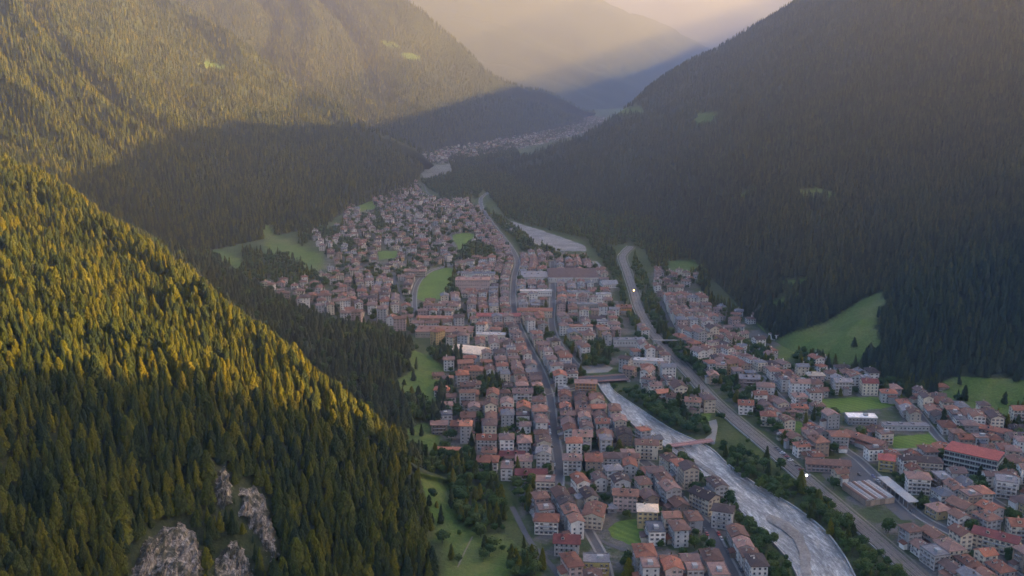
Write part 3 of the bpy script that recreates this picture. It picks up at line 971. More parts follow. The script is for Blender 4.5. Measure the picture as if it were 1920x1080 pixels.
# railway
rc = smooth_line(RAIL, 5)
ROADS.append((rc, 7.0))
tag(strip('railway_bed', rc, -4.6, 4.6, 0, 0.35, M['ballast']), kind='structure')
for off in (-3.0, 0.0, 3.0):
    mb_vs = []
    for g_ in (-0.55, 0.55):
        strip('railway_rail', rc, off + g_ - 0.09, off + g_ + 0.09, 0.36, 0.52, M['rail'])
strip('railway_path', rc, 5.8, 6.9, 0, 0.16, M['dirt'])
strip('railway_wall', rc, -6.4, -6.0, 0, 1.0, M['concrete'])
# ------------------------------------------------------------------ tree shapes (height 1, scaled later)
def conifer_mesh(seed, nb=230, wide=0.19, name='crown', pw=0.72, low=0.08):
    r_ = random.Random(seed)
    vs, fs = [], []

    def prof(t):
        return wide * (1.02 - t) ** pw * (0.75 + 0.25 * min(1, (t - 0.05) / 0.15))
    # dark inner body so that the crown does not show through
    n = 9
    for lv in range(6):
        t = low + 0.02 + (0.92 - low) * lv / 5
        for i in range(n):
            a = 2 * math.pi * i / n + lv
            rr = prof(t) * 0.55 * r_.uniform(0.8, 1.15)
            vs.append((math.cos(a) * rr, math.sin(a) * rr, t))
    for lv in range(5):
        for i in range(n):
            j = (i + 1) % n
            fs.append((lv * n + i, lv * n + j, lv * n + n + j, lv * n + n + i))
    top = len(vs)
    vs.append((0, 0, 0.99))
    for i in range(n):
        fs.append((5 * n + i, 5 * n + (i + 1) % n, top))
    lump = [r_.uniform(0.75, 1.2) for _ in range(24)]
    for b in range(nb):
        t = low + (0.98 - low) * (b / nb) ** 1.15
        a = b * 2.39996 + r_.uniform(-0.4, 0.4)
        rr = prof(t) * lump[int(t * 7.99) * 3 + int((a % 6.283) / 2.1) % 3] * r_.uniform(0.7, 1.12)
        dr = r_.uniform(-0.05, 0.35) * rr
        wd = rr * r_.uniform(0.28, 0.5) + 0.008
        ca_, sa_ = math.cos(a), math.sin(a)
        base = (ca_ * rr * 0.35, sa_ * rr * 0.35, t + 0.02)
        tip = (ca_ * rr, sa_ * rr, t - dr)
        mx = rr * 0.72
        lft = (ca_ * mx - sa_ * wd, sa_ * mx + ca_ * wd, t - dr * 0.6 - 0.012)
        rgt = (ca_ * mx + sa_ * wd, sa_ * mx - ca_ * wd, t - dr * 0.6 - 0.012)
        up = (ca_ * mx, sa_ * mx, t - dr * 0.25 + wd * 0.55)
        k = len(vs)
        vs += [base, lft, tip, rgt, up]
        fs += [(k, k + 1, k + 4), (k + 1, k + 2, k + 4), (k + 2, k + 3, k + 4), (k + 3, k, k + 4)]
    me = bpy.data.meshes.new(name)
    me.from_pydata(vs, [], fs)
    me.materials.append(M['conifer'])
    me.update()
    return me


def hazed_copy(me):  # copies a conifer crown into the haze-tinted needle colour
    m2 = me.copy()
    m2.name = 'hazed_crown'
    m2.materials[0] = M['spruce']
    return m2


def conifer_far_mesh(seed):
    r_ = random.Random(seed)
    vs, fs = [], []
    n = 8
    for lv in range(4):
        z0, z1 = 0.06 + 0.22 * lv, 0.42 + 0.20 * lv
        rr = 0.21 * (1 - 0.22 * lv)
        k = len(vs)
        for i in range(n):
            a = 2 * math.pi * (i + 0.5 * lv) / n + r_.uniform(-.25, .25)
            q = rr * r_.uniform(0.65, 1.25)
            vs.append((math.cos(a) * q, math.sin(a) * q, z0 + r_.uniform(-0.05, 0.05)))
        vs.append((0, 0, min(z1, 1)))
        for i in range(n):
            fs.append((k + i, k + (i + 1) % n, k + n))
    me = bpy.data.meshes.new('far_crown')
    me.from_pydata(vs, [], fs)
    me.materials.append(M['conifer'])
    me.update()
    return me


def broad_mesh(seed, n=330, leaf=0.085, name='crown'):
    r_ = random.Random(seed)
    lobes = [(r_.uniform(-.2, .2), r_.uniform(-.2, .2), r_.uniform(0.45, 0.74), r_.uniform(0.18, 0.27)) for _ in range(7)]
    lobes.append((0, 0, 0.62, 0.3))
    vs, fs = [], []
    for b in range(n):
        lx, ly, lz, lr = lobes[b % len(lobes)]
        th, ph = r_.uniform(0, 6.283), math.acos(r_.uniform(-0.75, 1))
        q = lr * r_.uniform(0.72, 1.08)
        c = Vector((lx + q * math.sin(ph) * math.cos(th), ly + q * math.sin(ph) * math.sin(th), lz + q * math.cos(ph) * 0.95))
        nrm = (Vector((math.sin(ph) * math.cos(th), math.sin(ph) * math.sin(th), math.cos(ph))) + Vector((r_.uniform(-.6, .6), r_.uniform(-.6, .6), r_.uniform(-.3, .6)))).normalized()
        u = nrm.orthogonal().normalized()
        w = nrm.cross(u)
        a = r_.uniform(0, 6.28)
        u, w = u * math.cos(a) + w * math.sin(a), w * math.cos(a) - u * math.sin(a)
        s = leaf * r_.uniform(0.6, 1.2)
        k = len(vs)
        vs += [tuple(c + u * s), tuple(c + w * s * 0.7), tuple(c - u * s * 0.9), tuple(c - w * s * 0.8), tuple(c + nrm * s * 0.35)]
        fs += [(k, k + 1, k + 4), (k + 1, k + 2, k + 4), (k + 2, k + 3, k + 4), (k + 3, k, k + 4)]
    me = bpy.data.meshes.new(name)
    me.from_pydata(vs, [], fs)
    me.materials.append(M['leaf'])
    me.update()
    return me


def trunk_mesh(h, r):
    mb = MB()
    mb.tube((0, 0, -0.05), (0.004, 0.003, h * 0.5), r, r * 0.75, 7, cap=False)
    mb.tube((0.004, 0.003, h * 0.5), (0, 0, h), r * 0.75, r * 0.3, 7)
    if h < 0.7:
        for i in range(4):
            a = i * 1.7
            mb.tube((0, 0, h * 0.6 + i * 0.03), (math.cos(a) * 0.16, math.sin(a) * 0.16, h * 0.6 + 0.2 + i * 0.03), r * 0.4, r * 0.15, 5)
    return mb.mesh('trunk', [M['bark']])


CON = [conifer_mesh(i, n_, w, 'crown', pw_, lo_) for i, (n_, w, pw_, lo_) in enumerate((
    (240, 0.22, 0.74, 0.05), (260, 0.25, 0.62, 0.09), (220, 0.18, 0.8, 0.05), (250, 0.27, 0.7, 0.08), (240, 0.22, 0.62, 0.14), (270, 0.26, 0.5, 0.2), (210, 0.19, 0.7, 0.08), (250, 0.29, 0.56, 0.12)))]
CONF = [conifer_far_mesh(40 + i) for i in range(4)]
SPR, HAZED_FAR = [hazed_copy(q) for q in CON], [hazed_copy(q) for q in CONF]
BRO = [broad_mesh(80 + i) for i in range(4)]
BROF = [broad_mesh(90 + i, 90, 0.15, 'far_crown') for i in range(3)]
TRK_C, TRK_B = trunk_mesh(0.85, 0.013), trunk_mesh(0.55, 0.02)


def variant_collection(name, meshes):
    c = bpy.data.collections.new(name)
    for i, me in enumerate(meshes):
        o = bpy.data.objects.new('%s_shape_%02d' % (name, i), me)
        c.objects.link(o)
    return c


def gn_group(c):
    ng = bpy.data.node_groups.new('scatter_' + c.name, 'GeometryNodeTree')
    ng.interface.new_socket('Geometry', in_out='INPUT', socket_type='NodeSocketGeometry')
    ng.interface.new_socket('Geometry', in_out='OUTPUT', socket_type='NodeSocketGeometry')
    gi, go = ng.nodes.new('NodeGroupInput'), ng.nodes.new('NodeGroupOutput')
    ci = ng.nodes.new('GeometryNodeCollectionInfo')
    ci.inputs['Collection'].default_value = c
    ci.inputs['Separate Children'].default_value = True
    ci.inputs['Reset Children'].default_value = True
    ip = ng.nodes.new('GeometryNodeInstanceOnPoints')
    ip.inputs['Pick Instance'].default_value = True

    def na(nm, tp):
        n = ng.nodes.new('GeometryNodeInputNamedAttribute')
        n.data_type = tp
        n.inputs['Name'].default_value = nm
        return n.outputs['Attribute']
    ng.links.new(gi.outputs[0], ip.inputs['Points'])
    ng.links.new(ci.outputs[0], ip.inputs['Instance'])
    ng.links.new(na('idx', 'INT'), ip.inputs['Instance Index'])
    ng.links.new(na('rot', 'FLOAT_VECTOR'), ip.inputs['Rotation'])
    ng.links.new(na('scl', 'FLOAT_VECTOR'), ip.inputs['Scale'])
    ng.links.new(ip.outputs[0], go.inputs[0])
    return ng


GN = {k: gn_group(variant_collection(k, v)) for k, v in (('conifers', CON), ('far_conifers', CONF), ('hazed_conifers', SPR), ('far_hazed_conifers', HAZED_FAR), ('broadleaves', BRO), ('far_broadleaves', BROF))}


def scatter(name, kind, pts, hgt, nvar):
    """pts (n,3), hgt (n,) heights in metres: one stuff object of many trees"""
    n = len(pts)
    if n == 0:
        return
    me = bpy.data.meshes.new(name)
    me.vertices.add(n)
    me.vertices.foreach_set('co', pts.astype(np.float32).ravel())
    a = me.attributes.new('idx', 'INT', 'POINT')
    a.data.foreach_set('value', rng.integers(0, nvar, n).astype(np.int32))
    rot = np.zeros((n, 3), np.float32)
    rot[:, 2] = rng.random(n) * 6.283
    rot[:, :2] = rng.normal(0, 0.03, (n, 2))
    a = me.attributes.new('rot', 'FLOAT_VECTOR', 'POINT')
    a.data.foreach_set('vector', rot.ravel())
    s = np.repeat(hgt[:, None], 3, 1).astype(np.float32)
    s[:, :2] *= rng.uniform(0.85, 1.2, (n, 1))
    a = me.attributes.new('scl', 'FLOAT_VECTOR', 'POINT')
    a.data.foreach_set('vector', s.ravel())
    me.update()
    o = link(name, me)
    md = o.modifiers.new('scatter', 'NODES')
    md.node_group = GN[kind]
    return tag(o, kind='stuff')


NO_TREE = MEADOW_SLOPE + ROCKS[:0]
ROCK_BIG = ROCKS


def sample_surface(name, spacing, pxr=(-260, 2200), pyr=(-220, 1400), back=True):
    g = SURF[name]['g']
    a, b, c, d = g[:-1, :-1], g[1:, :-1], g[1:, 1:], g[:-1, 1:]
    ar = 0.5 * np.abs((c - a)[..., 0] * (d - b)[..., 1] - (c - a)[..., 1] * (d - b)[..., 0])
    n_ = np.cross(c - a, d - b)
    n_ = n_ * np.sign(n_[..., 2:3] + 1e-12)
    ctr = (a + b + c + d) / 4
    view = np.array([0, 0, CAM_H]) - ctr
    face = (n_ * view).sum(-1) / (np.linalg.norm(n_, axis=-1) * np.linalg.norm(view, axis=-1) + 1e-9)
    ok = face > -0.12
    px, py = proj(ctr[..., 0], ctr[..., 1], ctr[..., 2])
    ok &= (px > pxr[0]) & (px < pxr[1]) & (py > pyr[0]) & (py < pyr[1]) & (ctr[..., 1] > 120)
    sp = spacing(ctr[..., 1]) if callable(spacing) else spacing
    exp = np.where(ok, ar / (sp * sp), 0)
    cnt = rng.poisson(exp)
    ii, jj = np.nonzero(cnt)
    rep = cnt[ii, jj]
    ii, jj = np.repeat(ii, rep), np.repeat(jj, rep)
    s, t = rng.random(len(ii))[:, None], rng.random(len(ii))[:, None]
    p = a[ii, jj] * (1 - s) * (1 - t) + b[ii, jj] * s * (1 - t) + c[ii, jj] * s * t + d[ii, jj] * (1 - s) * t
    px, py = proj(p[:, 0], p[:, 1], p[:, 2])
    keep = np.ones(len(p), bool)
    jx, jy = 7 * fbm(p[:, 0] / 9, p[:, 1] / 9, 2), 5 * fbm(p[:, 0] / 9 + 50, p[:, 1] / 9, 2)
    for poly in NO_TREE:
        keep &= ~in_poly(px + jx, py + jy, poly) | (rng.random(len(p)) < 0.012)
    keep &= p[:, 2] > -0.6
    return p[keep], px[keep], py[keep]


def thin(p, dmin):
    """drop points that crowd a neighbour (grid hashing)"""
    order = np.arange(len(p))
    grid, keep = {}, []
    for i in order:
        x, y = p[i, 0], p[i, 1]
        r_ = dmin
        k = (int(x // r_), int(y // r_))
        bad = False
        for dx in (-1, 0, 1):
            for dy in (-1, 0, 1):
                for q in grid.get((k[0] + dx, k[1] + dy), ()):
                    if (q[0] - x) ** 2 + (q[1] - y) ** 2 < r_ * r_:
                        bad = True
        if not bad:
            grid.setdefault(k, []).append((x, y))
            keep.append(i)
    return np.array(keep, int)


ORD = ['first', 'second', 'third', 'fourth', 'fifth', 'sixth', 'seventh', 'eighth', 'ninth', 'tenth', 'eleventh', 'twelfth', 'thirteenth', 'fourteenth',
       'fifteenth', 'sixteenth', 'seventeenth', 'eighteenth', 'nineteenth', 'twentieth']
TENS = ['', '', 'twenty', 'thirty', 'forty', 'fifty', 'sixty', 'seventy', 'eighty', 'ninety']


def ordinal(n):
    if n <= 20:
        return ORD[n - 1]
    if n % 10 == 0:
        return {20: 'twentieth', 30: 'thirtieth', 40: 'fortieth', 50: 'fiftieth', 60: 'sixtieth', 70: 'seventieth', 80: 'eightieth', 90: 'ninetieth'}.get(n, 'hundredth')
    return TENS[n // 10] + '-' + ORD[n % 10 - 1]


def tree_thing(name, me, trk, p, h, wsc, label, cat, group):
    o = empty(name, p, rnd.random() * 6.283)
    o.scale = (h * wsc, h * wsc, h)
    tag(o, label, cat, group)
    link('crown', me, o)
    link('trunk', trk, o)
    return o


# ---- near hillside forest: the 290 that show largest are things
p, px, py = sample_surface('near_hillside', 2.0, pyr=(-100, 1330))
p = p[rng.permutation(len(p))]
keep = thin(p, 2.7)
p = p[keep]
px, py = proj(p[:, 0], p[:, 1], p[:, 2])
dist = np.linalg.norm(p - np.array([0, 0, CAM_H]), axis=1)
hgt = rng.uniform(8, 17.5, len(p)) * (0.74 + 0.48 * (vnoise(p[:, 0] / 25, p[:, 1] / 25)))
rockhit = np.zeros(len(p), bool)
for poly in ROCKS:
    # a tree in front of the rock would hide it: keep its foot and its crown off it
    for dh in (0, 0.35, 0.7):
        for sx in (-0.5, 0.5):
            qx, qy = proj(p[:, 0] + sx * hgt * 0.2 * (1 - dh), p[:, 1], p[:, 2] + hgt * dh)
            rockhit |= in_poly(qx, qy, poly)
inrock = np.zeros(len(p), bool)
for poly in ROCKS:
    for sy in (-2, 6):
        inrock |= in_poly(px, py + sy, poly)
hgt = np.where(rockhit, np.minimum(hgt, rng.uniform(3.0, 6.5, len(p))), hgt)
rockhit &= inrock
p, px, py, dist, hgt, rockhit = [q[~rockhit | (rng.random(len(q)) < 0.10)] if i == 0 else q for i, q in enumerate((p, px, py, dist, hgt, rockhit))] if False else (p[~rockhit], px[~rockhit], py[~rockhit], dist[~rockhit], hgt[~rockhit], rockhit[~rockhit])
tx, ty = proj(p[:, 0], p[:, 1], p[:, 2] + hgt)
edge_x = np.interp(ty, [800, 880, 960, 1080], [745, 785, 815, 850]) + 8 * np.sin(ty / 9.0)
kp = tx < edge_x
p, px, py, dist, hgt, tx, ty = p[kp], px[kp], py[kp], dist[kp], hgt[kp], tx[kp], ty[kp]
infr = (tx > 0) & (tx < 1920) & (ty > 0) & (ty < 1060)
size = np.where(infr, hgt / dist, 0)
order = np.argsort(-size)
big = order[:290]
rest = order[290:]
EDGE_PX = np.interp(tx, [-200, 0, 300, 590, 740], [690, 690, 745, 850, 860])
cells = {}
for i in big:
    sunlit = ty[i] + 10 < EDGE_PX[i]
    tall = 'tall' if hgt[i] > 13.7 else ('short' if hgt[i] < 10.5 else 'medium-high')
    rx, ry = tx[i], ty[i]
    # nearest mark on the hillside
    marks = [('the bottom left corner', 0, 1080), ('the big pale rock face', 320, 1040), ('the narrow rock strip', 480, 970),
             ('the small pale rock patch', 416, 915), ('the left shade line', 0, 700), ('the near meadow', 830, 960), ('the sunlit lower end', 600, 850)]
    mk = min(marks, key=lambda q: math.hypot(q[1] - rx, q[2] - ry))
    cells.setdefault((tall, sunlit, mk[0]), []).append((math.hypot(mk[1] - rx, mk[2] - ry), i))
for (tall, sunlit, mk), lst in cells.items():
    lst.sort()
    for r_, (_, i) in enumerate(lst):
        lab = '%s %s conifer, %s nearest such one to %s' % (tall, 'sunlit golden' if sunlit else 'dark green', ordinal(r_ + 1), mk)
        tree_thing('conifer_tree', CON[i % 8], TRK_C, tuple(p[i]), float(hgt[i]), rnd.uniform(0.85, 1.2), lab, 'tree', 'conifers on the near hillside')
scatter('near_hillside_forest', 'conifers', p[rest], hgt[rest], 8)
print('near forest', len(p), len(rest))

# ---- foothill
p, px, py = sample_surface('foothill', 3.9, pyr=(300, 1000))
p = p[p[:, 2] > -0.3]
keep = thin(p, 3.3)
p = p[keep]
hg = rng.uniform(8, 15, len(p))
sel = rng.random(len(p)) < 0.8
scatter('foothill_forest', 'hazed_conifers', p[sel], hg[sel], 8)
scatter('foothill_broadleaf_wood', 'broadleaves', p[~sel], hg[~sel] * 0.75, 4)
print('foothill', len(p))

# ---- second slope
p, px, py = sample_surface('left_mountainside', lambda y: np.clip(y / 1500 * 4.9, 4.2, 8), pxr=(-150, 900), pyr=(-130, 520))
hg = rng.uniform(8.5, 15.5, len(p))
nr_ = p[:, 1] < 1350
scatter('left_slope_forest', 'conifers', p[nr_], hg[nr_], 8)
scatter('left_slope_far_forest', 'far_conifers', p[~nr_], hg[~nr_] * 1.05, 4)
print('left slope', len(p))

p, px, py = sample_surface('far_left_mountainside', lambda y: np.clip(y / 3000 * 8.5, 7, 12), pxr=(250, 1150), pyr=(-120, 300))
hg = rng.uniform(10, 17, len(p))
scatter('far_left_slope_forest', 'far_conifers', p, hg, 4)
print('far left', len(p))

# ---- right mountainside
p, px, py = sample_surface('right_mountainside', lambda y: np.clip(y / 1400 * 4.5, 3.7, 7.5), pxr=(840, 2080), pyr=(-130, 1100))
hg = rng.uniform(7.2, 13.0, len(p))
nr_ = p[:, 1] < 1000
scatter('right_slope_forest', 'hazed_conifers', p[nr_], hg[nr_], 8)
scatter('right_slope_far_forest', 'far_hazed_conifers', p[~nr_], hg[~nr_] * 1.05, 4)
print('right slope', len(p))
# ------------------------------------------------------------------ rock faces on the near hillside
ROCK_NAMES = ['broad pale streaked rock face at the bottom edge, left of the smaller one',
              'smaller pale rock face at the bottom edge, right of the broad one',
              'long narrow pale rock strip running down the near hillside',
              'small pale rock patch high among the dark conifers']
for ri, poly in enumerate(ROCKS):
    x0, x1 = min(q[0] for q in poly), max(q[0] for q in poly)
    y0, y1 = min(q[1] for q in poly), max(q[1] for q in poly)
    st = 1.6
    nx, ny = int((x1 - x0) / st) + 1, int((y1 - y0) / st) + 1
    vs, ok, idx = [], [], {}
    cxp, cyp = (x0 + x1) / 2, (y0 + y1) / 2
    for j in range(ny):
        for i in range(nx):
            qx, qy = x0 + i * st, y0 + j * st
            ins = in_poly1(qx, qy, poly)
            if not ins:
                continue
            h_, n_, _, _ = hit('near_hillside', qx, qy)
            if h_ is None:
                continue
            if n_.z < 0:
                n_ = -n_
            # how far inside the outline
            e = min(abs(qx - x0), abs(x1 - qx), 30)
            ee = min([math.hypot(qx - (poly[k][0] + t * (poly[(k + 1) % len(poly)][0] - poly[k][0])), qy - (poly[k][1] + t * (poly[(k + 1) % len(poly)][1] - poly[k][1])))
                      for k in range(len(poly)) for t in (0, .2, .4, .6, .8)])
            e = min(1.0, ee / 14)
            if ee < 16 and float(vnoise(np.array(qx / 7.0), np.array(qy / 10.0))) > 0.25 + ee / 16:
                continue
            rid = 1 - abs(2 * float(vnoise(np.array((h_.x * 0.9 + h_.y * 0.3) / 2.2), np.array(h_.z / 9.0 + ri * 7))) - 1)
            rid2 = 1 - abs(2 * float(vnoise(np.array(h_.x * 1.7 + 40), np.array(h_.z / 3.0))) - 1)
            led = 1.3 * ((h_.z / 3.4 + 0.5 * math.sin(h_.x * 0.4)) % 1.0)
            d = e * (0.6 + led + 1.3 * rid2 + 2.6 * rid + 1.6 * float(fbm(np.array(h_.x / 1.5), np.array(h_.z / 2.5), 3))) - (1 - e) * 1.2
            hh = h_ + Vector((0.35, -0.75, 0.45)) * d
            idx[(i, j)] = len(vs)
            vs.append(tuple(hh))
    fs = [(idx[(i, j)], idx[(i, j + 1)], idx[(i + 1, j + 1)], idx[(i + 1, j)]) for (i, j) in idx
          if (i + 1, j) in idx and (i, j + 1) in idx and (i + 1, j + 1) in idx]
    me = bpy.data.meshes.new('rock_face')
    me.from_pydata(vs, [], fs)
    me.materials.append(M['rock'])
    tag(link('rock_face', me), ROCK_NAMES[ri], 'rock face', 'pale rock faces among the conifers')

# ------------------------------------------------------------------ building materials
WALLC = {'white': (0.72, 0.655, 0.58), 'cream': (0.65, 0.55, 0.41), 'pale grey': (0.46, 0.43, 0.395), 'pink': (0.50, 0.36, 0.31), 'ochre': (0.48, 0.35, 0.17),
         'tan': (0.38, 0.285, 0.21), 'yellow': (0.52, 0.40, 0.13), 'orange': (0.55, 0.27, 0.10), 'greenish': (0.22, 0.27, 0.235)}
ROOFC = {'brown': (0.172, 0.095, 0.068), 'rust red': (0.235, 0.098, 0.060), 'dark brown': (0.080, 0.056, 0.050), 'orange red': (0.27, 0.125, 0.08),
         'mauve brown': (0.205, 0.130, 0.106), 'grey': (0.165, 0.16, 0.165), 'pale': (0.34, 0.32, 0.30), 'bright': (0.62, 0.60, 0.56), 'sand': (0.44, 0.37, 0.28), 'deep red': (0.23, 0.072, 0.06)}


def wall_mat(name, c):
    def b(nt, bs):
        vec = coords(nt, 'Object')
        oi = N(nt, 'ShaderNodeObjectInfo')
        f = noise(nt, vec, 0.35, 5, 0.7, (1, 1, 0.4))
        f2 = noise(nt, vec, 2.2, 3, 0.6)
        c1 = ramp(nt, f, [(0.3, tuple(x * 0.72 for x in c)), (0.62, c)])
        c1 = mix(nt, 1.0, c1, ramp(nt, f2, [(0.3, (0.82, 0.82, 0.82)), (0.7, (1.1, 1.1, 1.1))]), 'MULTIPLY')
        c1 = mix(nt, 1.0, c1, ramp(nt, oi.outputs['Random'], [(0, (0.6, 0.59, 0.6)), (0.5, (0.95, 0.95, 0.95)), (1, (1.2, 1.18, 1.14))]), 'MULTIPLY')
        nt.links.new(c1, bs.inputs['Base Color'])
        bs.inputs['Roughness'].default_value = 0.9
        bs.inputs['Specular IOR Level'].default_value = 0.2
    return mat(name, b)


def roof_mat(name, c, rows=True):
    def b(nt, bs):
        vec = coords(nt, 'Object')
        oi = N(nt, 'ShaderNodeObjectInfo')
        f = noise(nt, vec, 0.5, 5, 0.75)
        f2 = noise(nt, vec, 3.0, 3, 0.7)
        c1 = ramp(nt, f, [(0.3, tuple(x * 0.62 for x in c)), (0.55, c), (0.75, tuple(min(1, x * 1.3 + 0.02) for x in c))])
        c1 = mix(nt, 1.0, c1, ramp(nt, f2, [(0.3, (0.7, 0.72, 0.74)), (0.7, (1.25, 1.2, 1.18))]), 'MULTIPLY')
        c1 = mix(nt, 1.0, c1, ramp(nt, oi.outputs['Random'], [(0, (0.5, 0.53, 0.58)), (0.35, (0.8, 0.82, 0.85)), (0.6, (1, 1, 1)), (1, (1.5, 1.38, 1.3))]), 'MULTIPLY')
        nt.links.new(c1, bs.inputs['Base Color'])
        bs.inputs['Roughness'].default_value = 0.85
        bs.inputs['Specular IOR Level'].default_value = 0.25
        w = N(nt, 'ShaderNodeTexWave', Scale=1.6, Distortion=0.3)
        w.bands_direction = 'X'
        nt.links.new(vec, w.inputs['Vector'])
        if rows:
            bump(nt, bs, w.outputs['Fac'], 0.5, 0.06)
    return mat(name, b)


WM = {k: wall_mat(k.replace(' ', '_') + '_plaster', v) for k, v in WALLC.items()}
RM = {k: roof_mat(k.replace(' ', '_') + '_roofing', v, k not in ('pale', 'sand', 'bright')) for k, v in ROOFC.items()}
M['glass'] = simple('window_glass', (0.03, 0.034, 0.042), 0.15, 0.3, 0.7, spec=0.5)
M['frame'] = simple('window_frame_wood', (0.34, 0.31, 0.28), 0.7, 0.2, 2.0)
M['shutter'] = simple('brown_shutter', (0.10, 0.06, 0.04), 0.8, 0.3, 2.0)
M['metal'] = simple('grey_metal', (0.32, 0.33, 0.34), 0.5, 0.15, 0.6, metallic=0.3)
M['tyre'] = simple('tyre_rubber', (0.02, 0.02, 0.02), 0.9, 0.2, 2)


def window_mesh(w=1.1, h=1.5, shutters=True, door=False):
    """faces -Y, centred at the origin; frame proud of the wall, pane set back within it"""
    mb = MB()
    fr = 0.12
    for (cx, cz, sx, sz) in ((-w / 2 + fr / 2, 0, fr, h), (w / 2 - fr / 2, 0, fr, h), (0, h / 2 - fr / 2, w - 2 * fr, fr), (0, -h / 2 + fr / 2, w - 2 * fr, fr)):
        mb.box((cx, -0.05, cz), (sx, 0.12, sz), 1)
    mb.quad([(-w / 2 + fr, -0.012, -h / 2 + fr), (w / 2 - fr, -0.012, -h / 2 + fr), (w / 2 - fr, -0.012, h / 2 - fr), (-w / 2 + fr, -0.012, h / 2 - fr)], 0)
    if shutters:
        for sx in (-1, 1):
            mb.box((sx * (w / 2 + 0.2), -0.04, 0), (0.34, 0.06, h), 2)
    return mb


WIN_A = window_mesh(0.9, 1.25, True)
WIN_B = window_mesh(1.15, 1.3, False)
WIN_ME = [q.mesh('window', [M['glass'], M['frame'], M['shutter']]) for q in (WIN_A, WIN_B)]


def add_mb(dst, src, loc, rz):
    cr, sr = math.cos(rz), math.sin(rz)
    k = len(dst.v)
    dst.v += [(x * cr - y * sr + loc[0], x * sr + y * cr + loc[1], z + loc[2]) for x, y, z in src.v]
    dst.f += [tuple(k + i for i in q) for q in src.f]
    dst.m += src.m


def window_spots(w, d, n, fh, rr):
    """(x, y, z, rz) on all four walls"""
    out = []
    for side in range(4):
        L = w if side % 2 == 0 else d
        k = max(1, int((L - 0.8) / 2.3))
        for i in range(k):
            t = -L / 2 + L * (i + 0.5) / k
            for fl in range(n):
                if rr.random() < 0.08:
                    continue
                z = fl * fh + fh * 0.55
                if side == 0: out.append((t, -d / 2, z, 0))
                elif side == 1: out.append((w / 2, t, z, math.pi / 2))
                elif side == 2: out.append((-t, d / 2, z, math.pi))
                else: out.append((-w / 2, -t, z, -math.pi / 2))
    return out


def gable_roof(mb, w, d, z, pitch, ov=0.7, th=0.22, mi=0):
    """ridge along x (the longer side)"""
    hw, hd = w / 2 + ov, d / 2 + ov
    rz = math.tan(pitch) * (d / 2)
    ez = z - math.tan(pitch) * ov
    for s in (-1, 1):
        a, b = (-hw, s * hd, ez), (hw, s * hd, ez)
        c, e = (hw, 0, z + rz), (-hw, 0, z + rz)
        up = [(q[0], q[1], q[2] + th) for q in (a, b, c, e)]
        mb.quad(up if s < 0 else up[::-1], mi)
        mb.quad([a, b, up[1], up[0]], mi)
        mb.quad([b, c, up[2], up[1]], mi)
        mb.quad([e, a, up[0], up[3]], mi)
        mb.quad([a, e, c, b], mi)
    return rz + th


def hip_roof(mb, w, d, z, pitch, ov=0.7, th=0.22, mi=0):
    hw, hd = w / 2 + ov, d / 2 + ov
    ez = z - math.tan(pitch) * ov * 0.5
    rz = ez + math.tan(pitch) * hd
    r = max(0.3, hw - hd)
    lo = [(-hw, -hd, ez), (hw, -hd, ez), (hw, hd, ez), (-hw, hd, ez)]
    up = [(x, y, q + th) for x, y, q in lo]
    a, b = (-r, 0, rz + th), (r, 0, rz + th)
    mb.quad([up[0], up[1], b, a], mi)
    mb.quad([up[2], up[3], a, b], mi)
    mb.quad([up[1], up[2], b], mi)
    mb.quad([up[3], up[0], a], mi)
    for i in range(4):
        j = (i + 1) % 4
        mb.quad([lo[i], lo[j], up[j], up[i]], mi)
    mb.quad(lo[::-1], mi)
    return rz - z + th


def gable_ends(mb, w, d, z, pitch, mi=0):
    rz = math.tan(pitch) * (d / 2)
    for s in (-1, 1):
        t = [(s * w / 2, -d / 2, z), (s * w / 2, d / 2, z), (s * w / 2, 0, z + rz - 0.01)]
        mb.quad(t if s > 0 else t[::-1], mi)


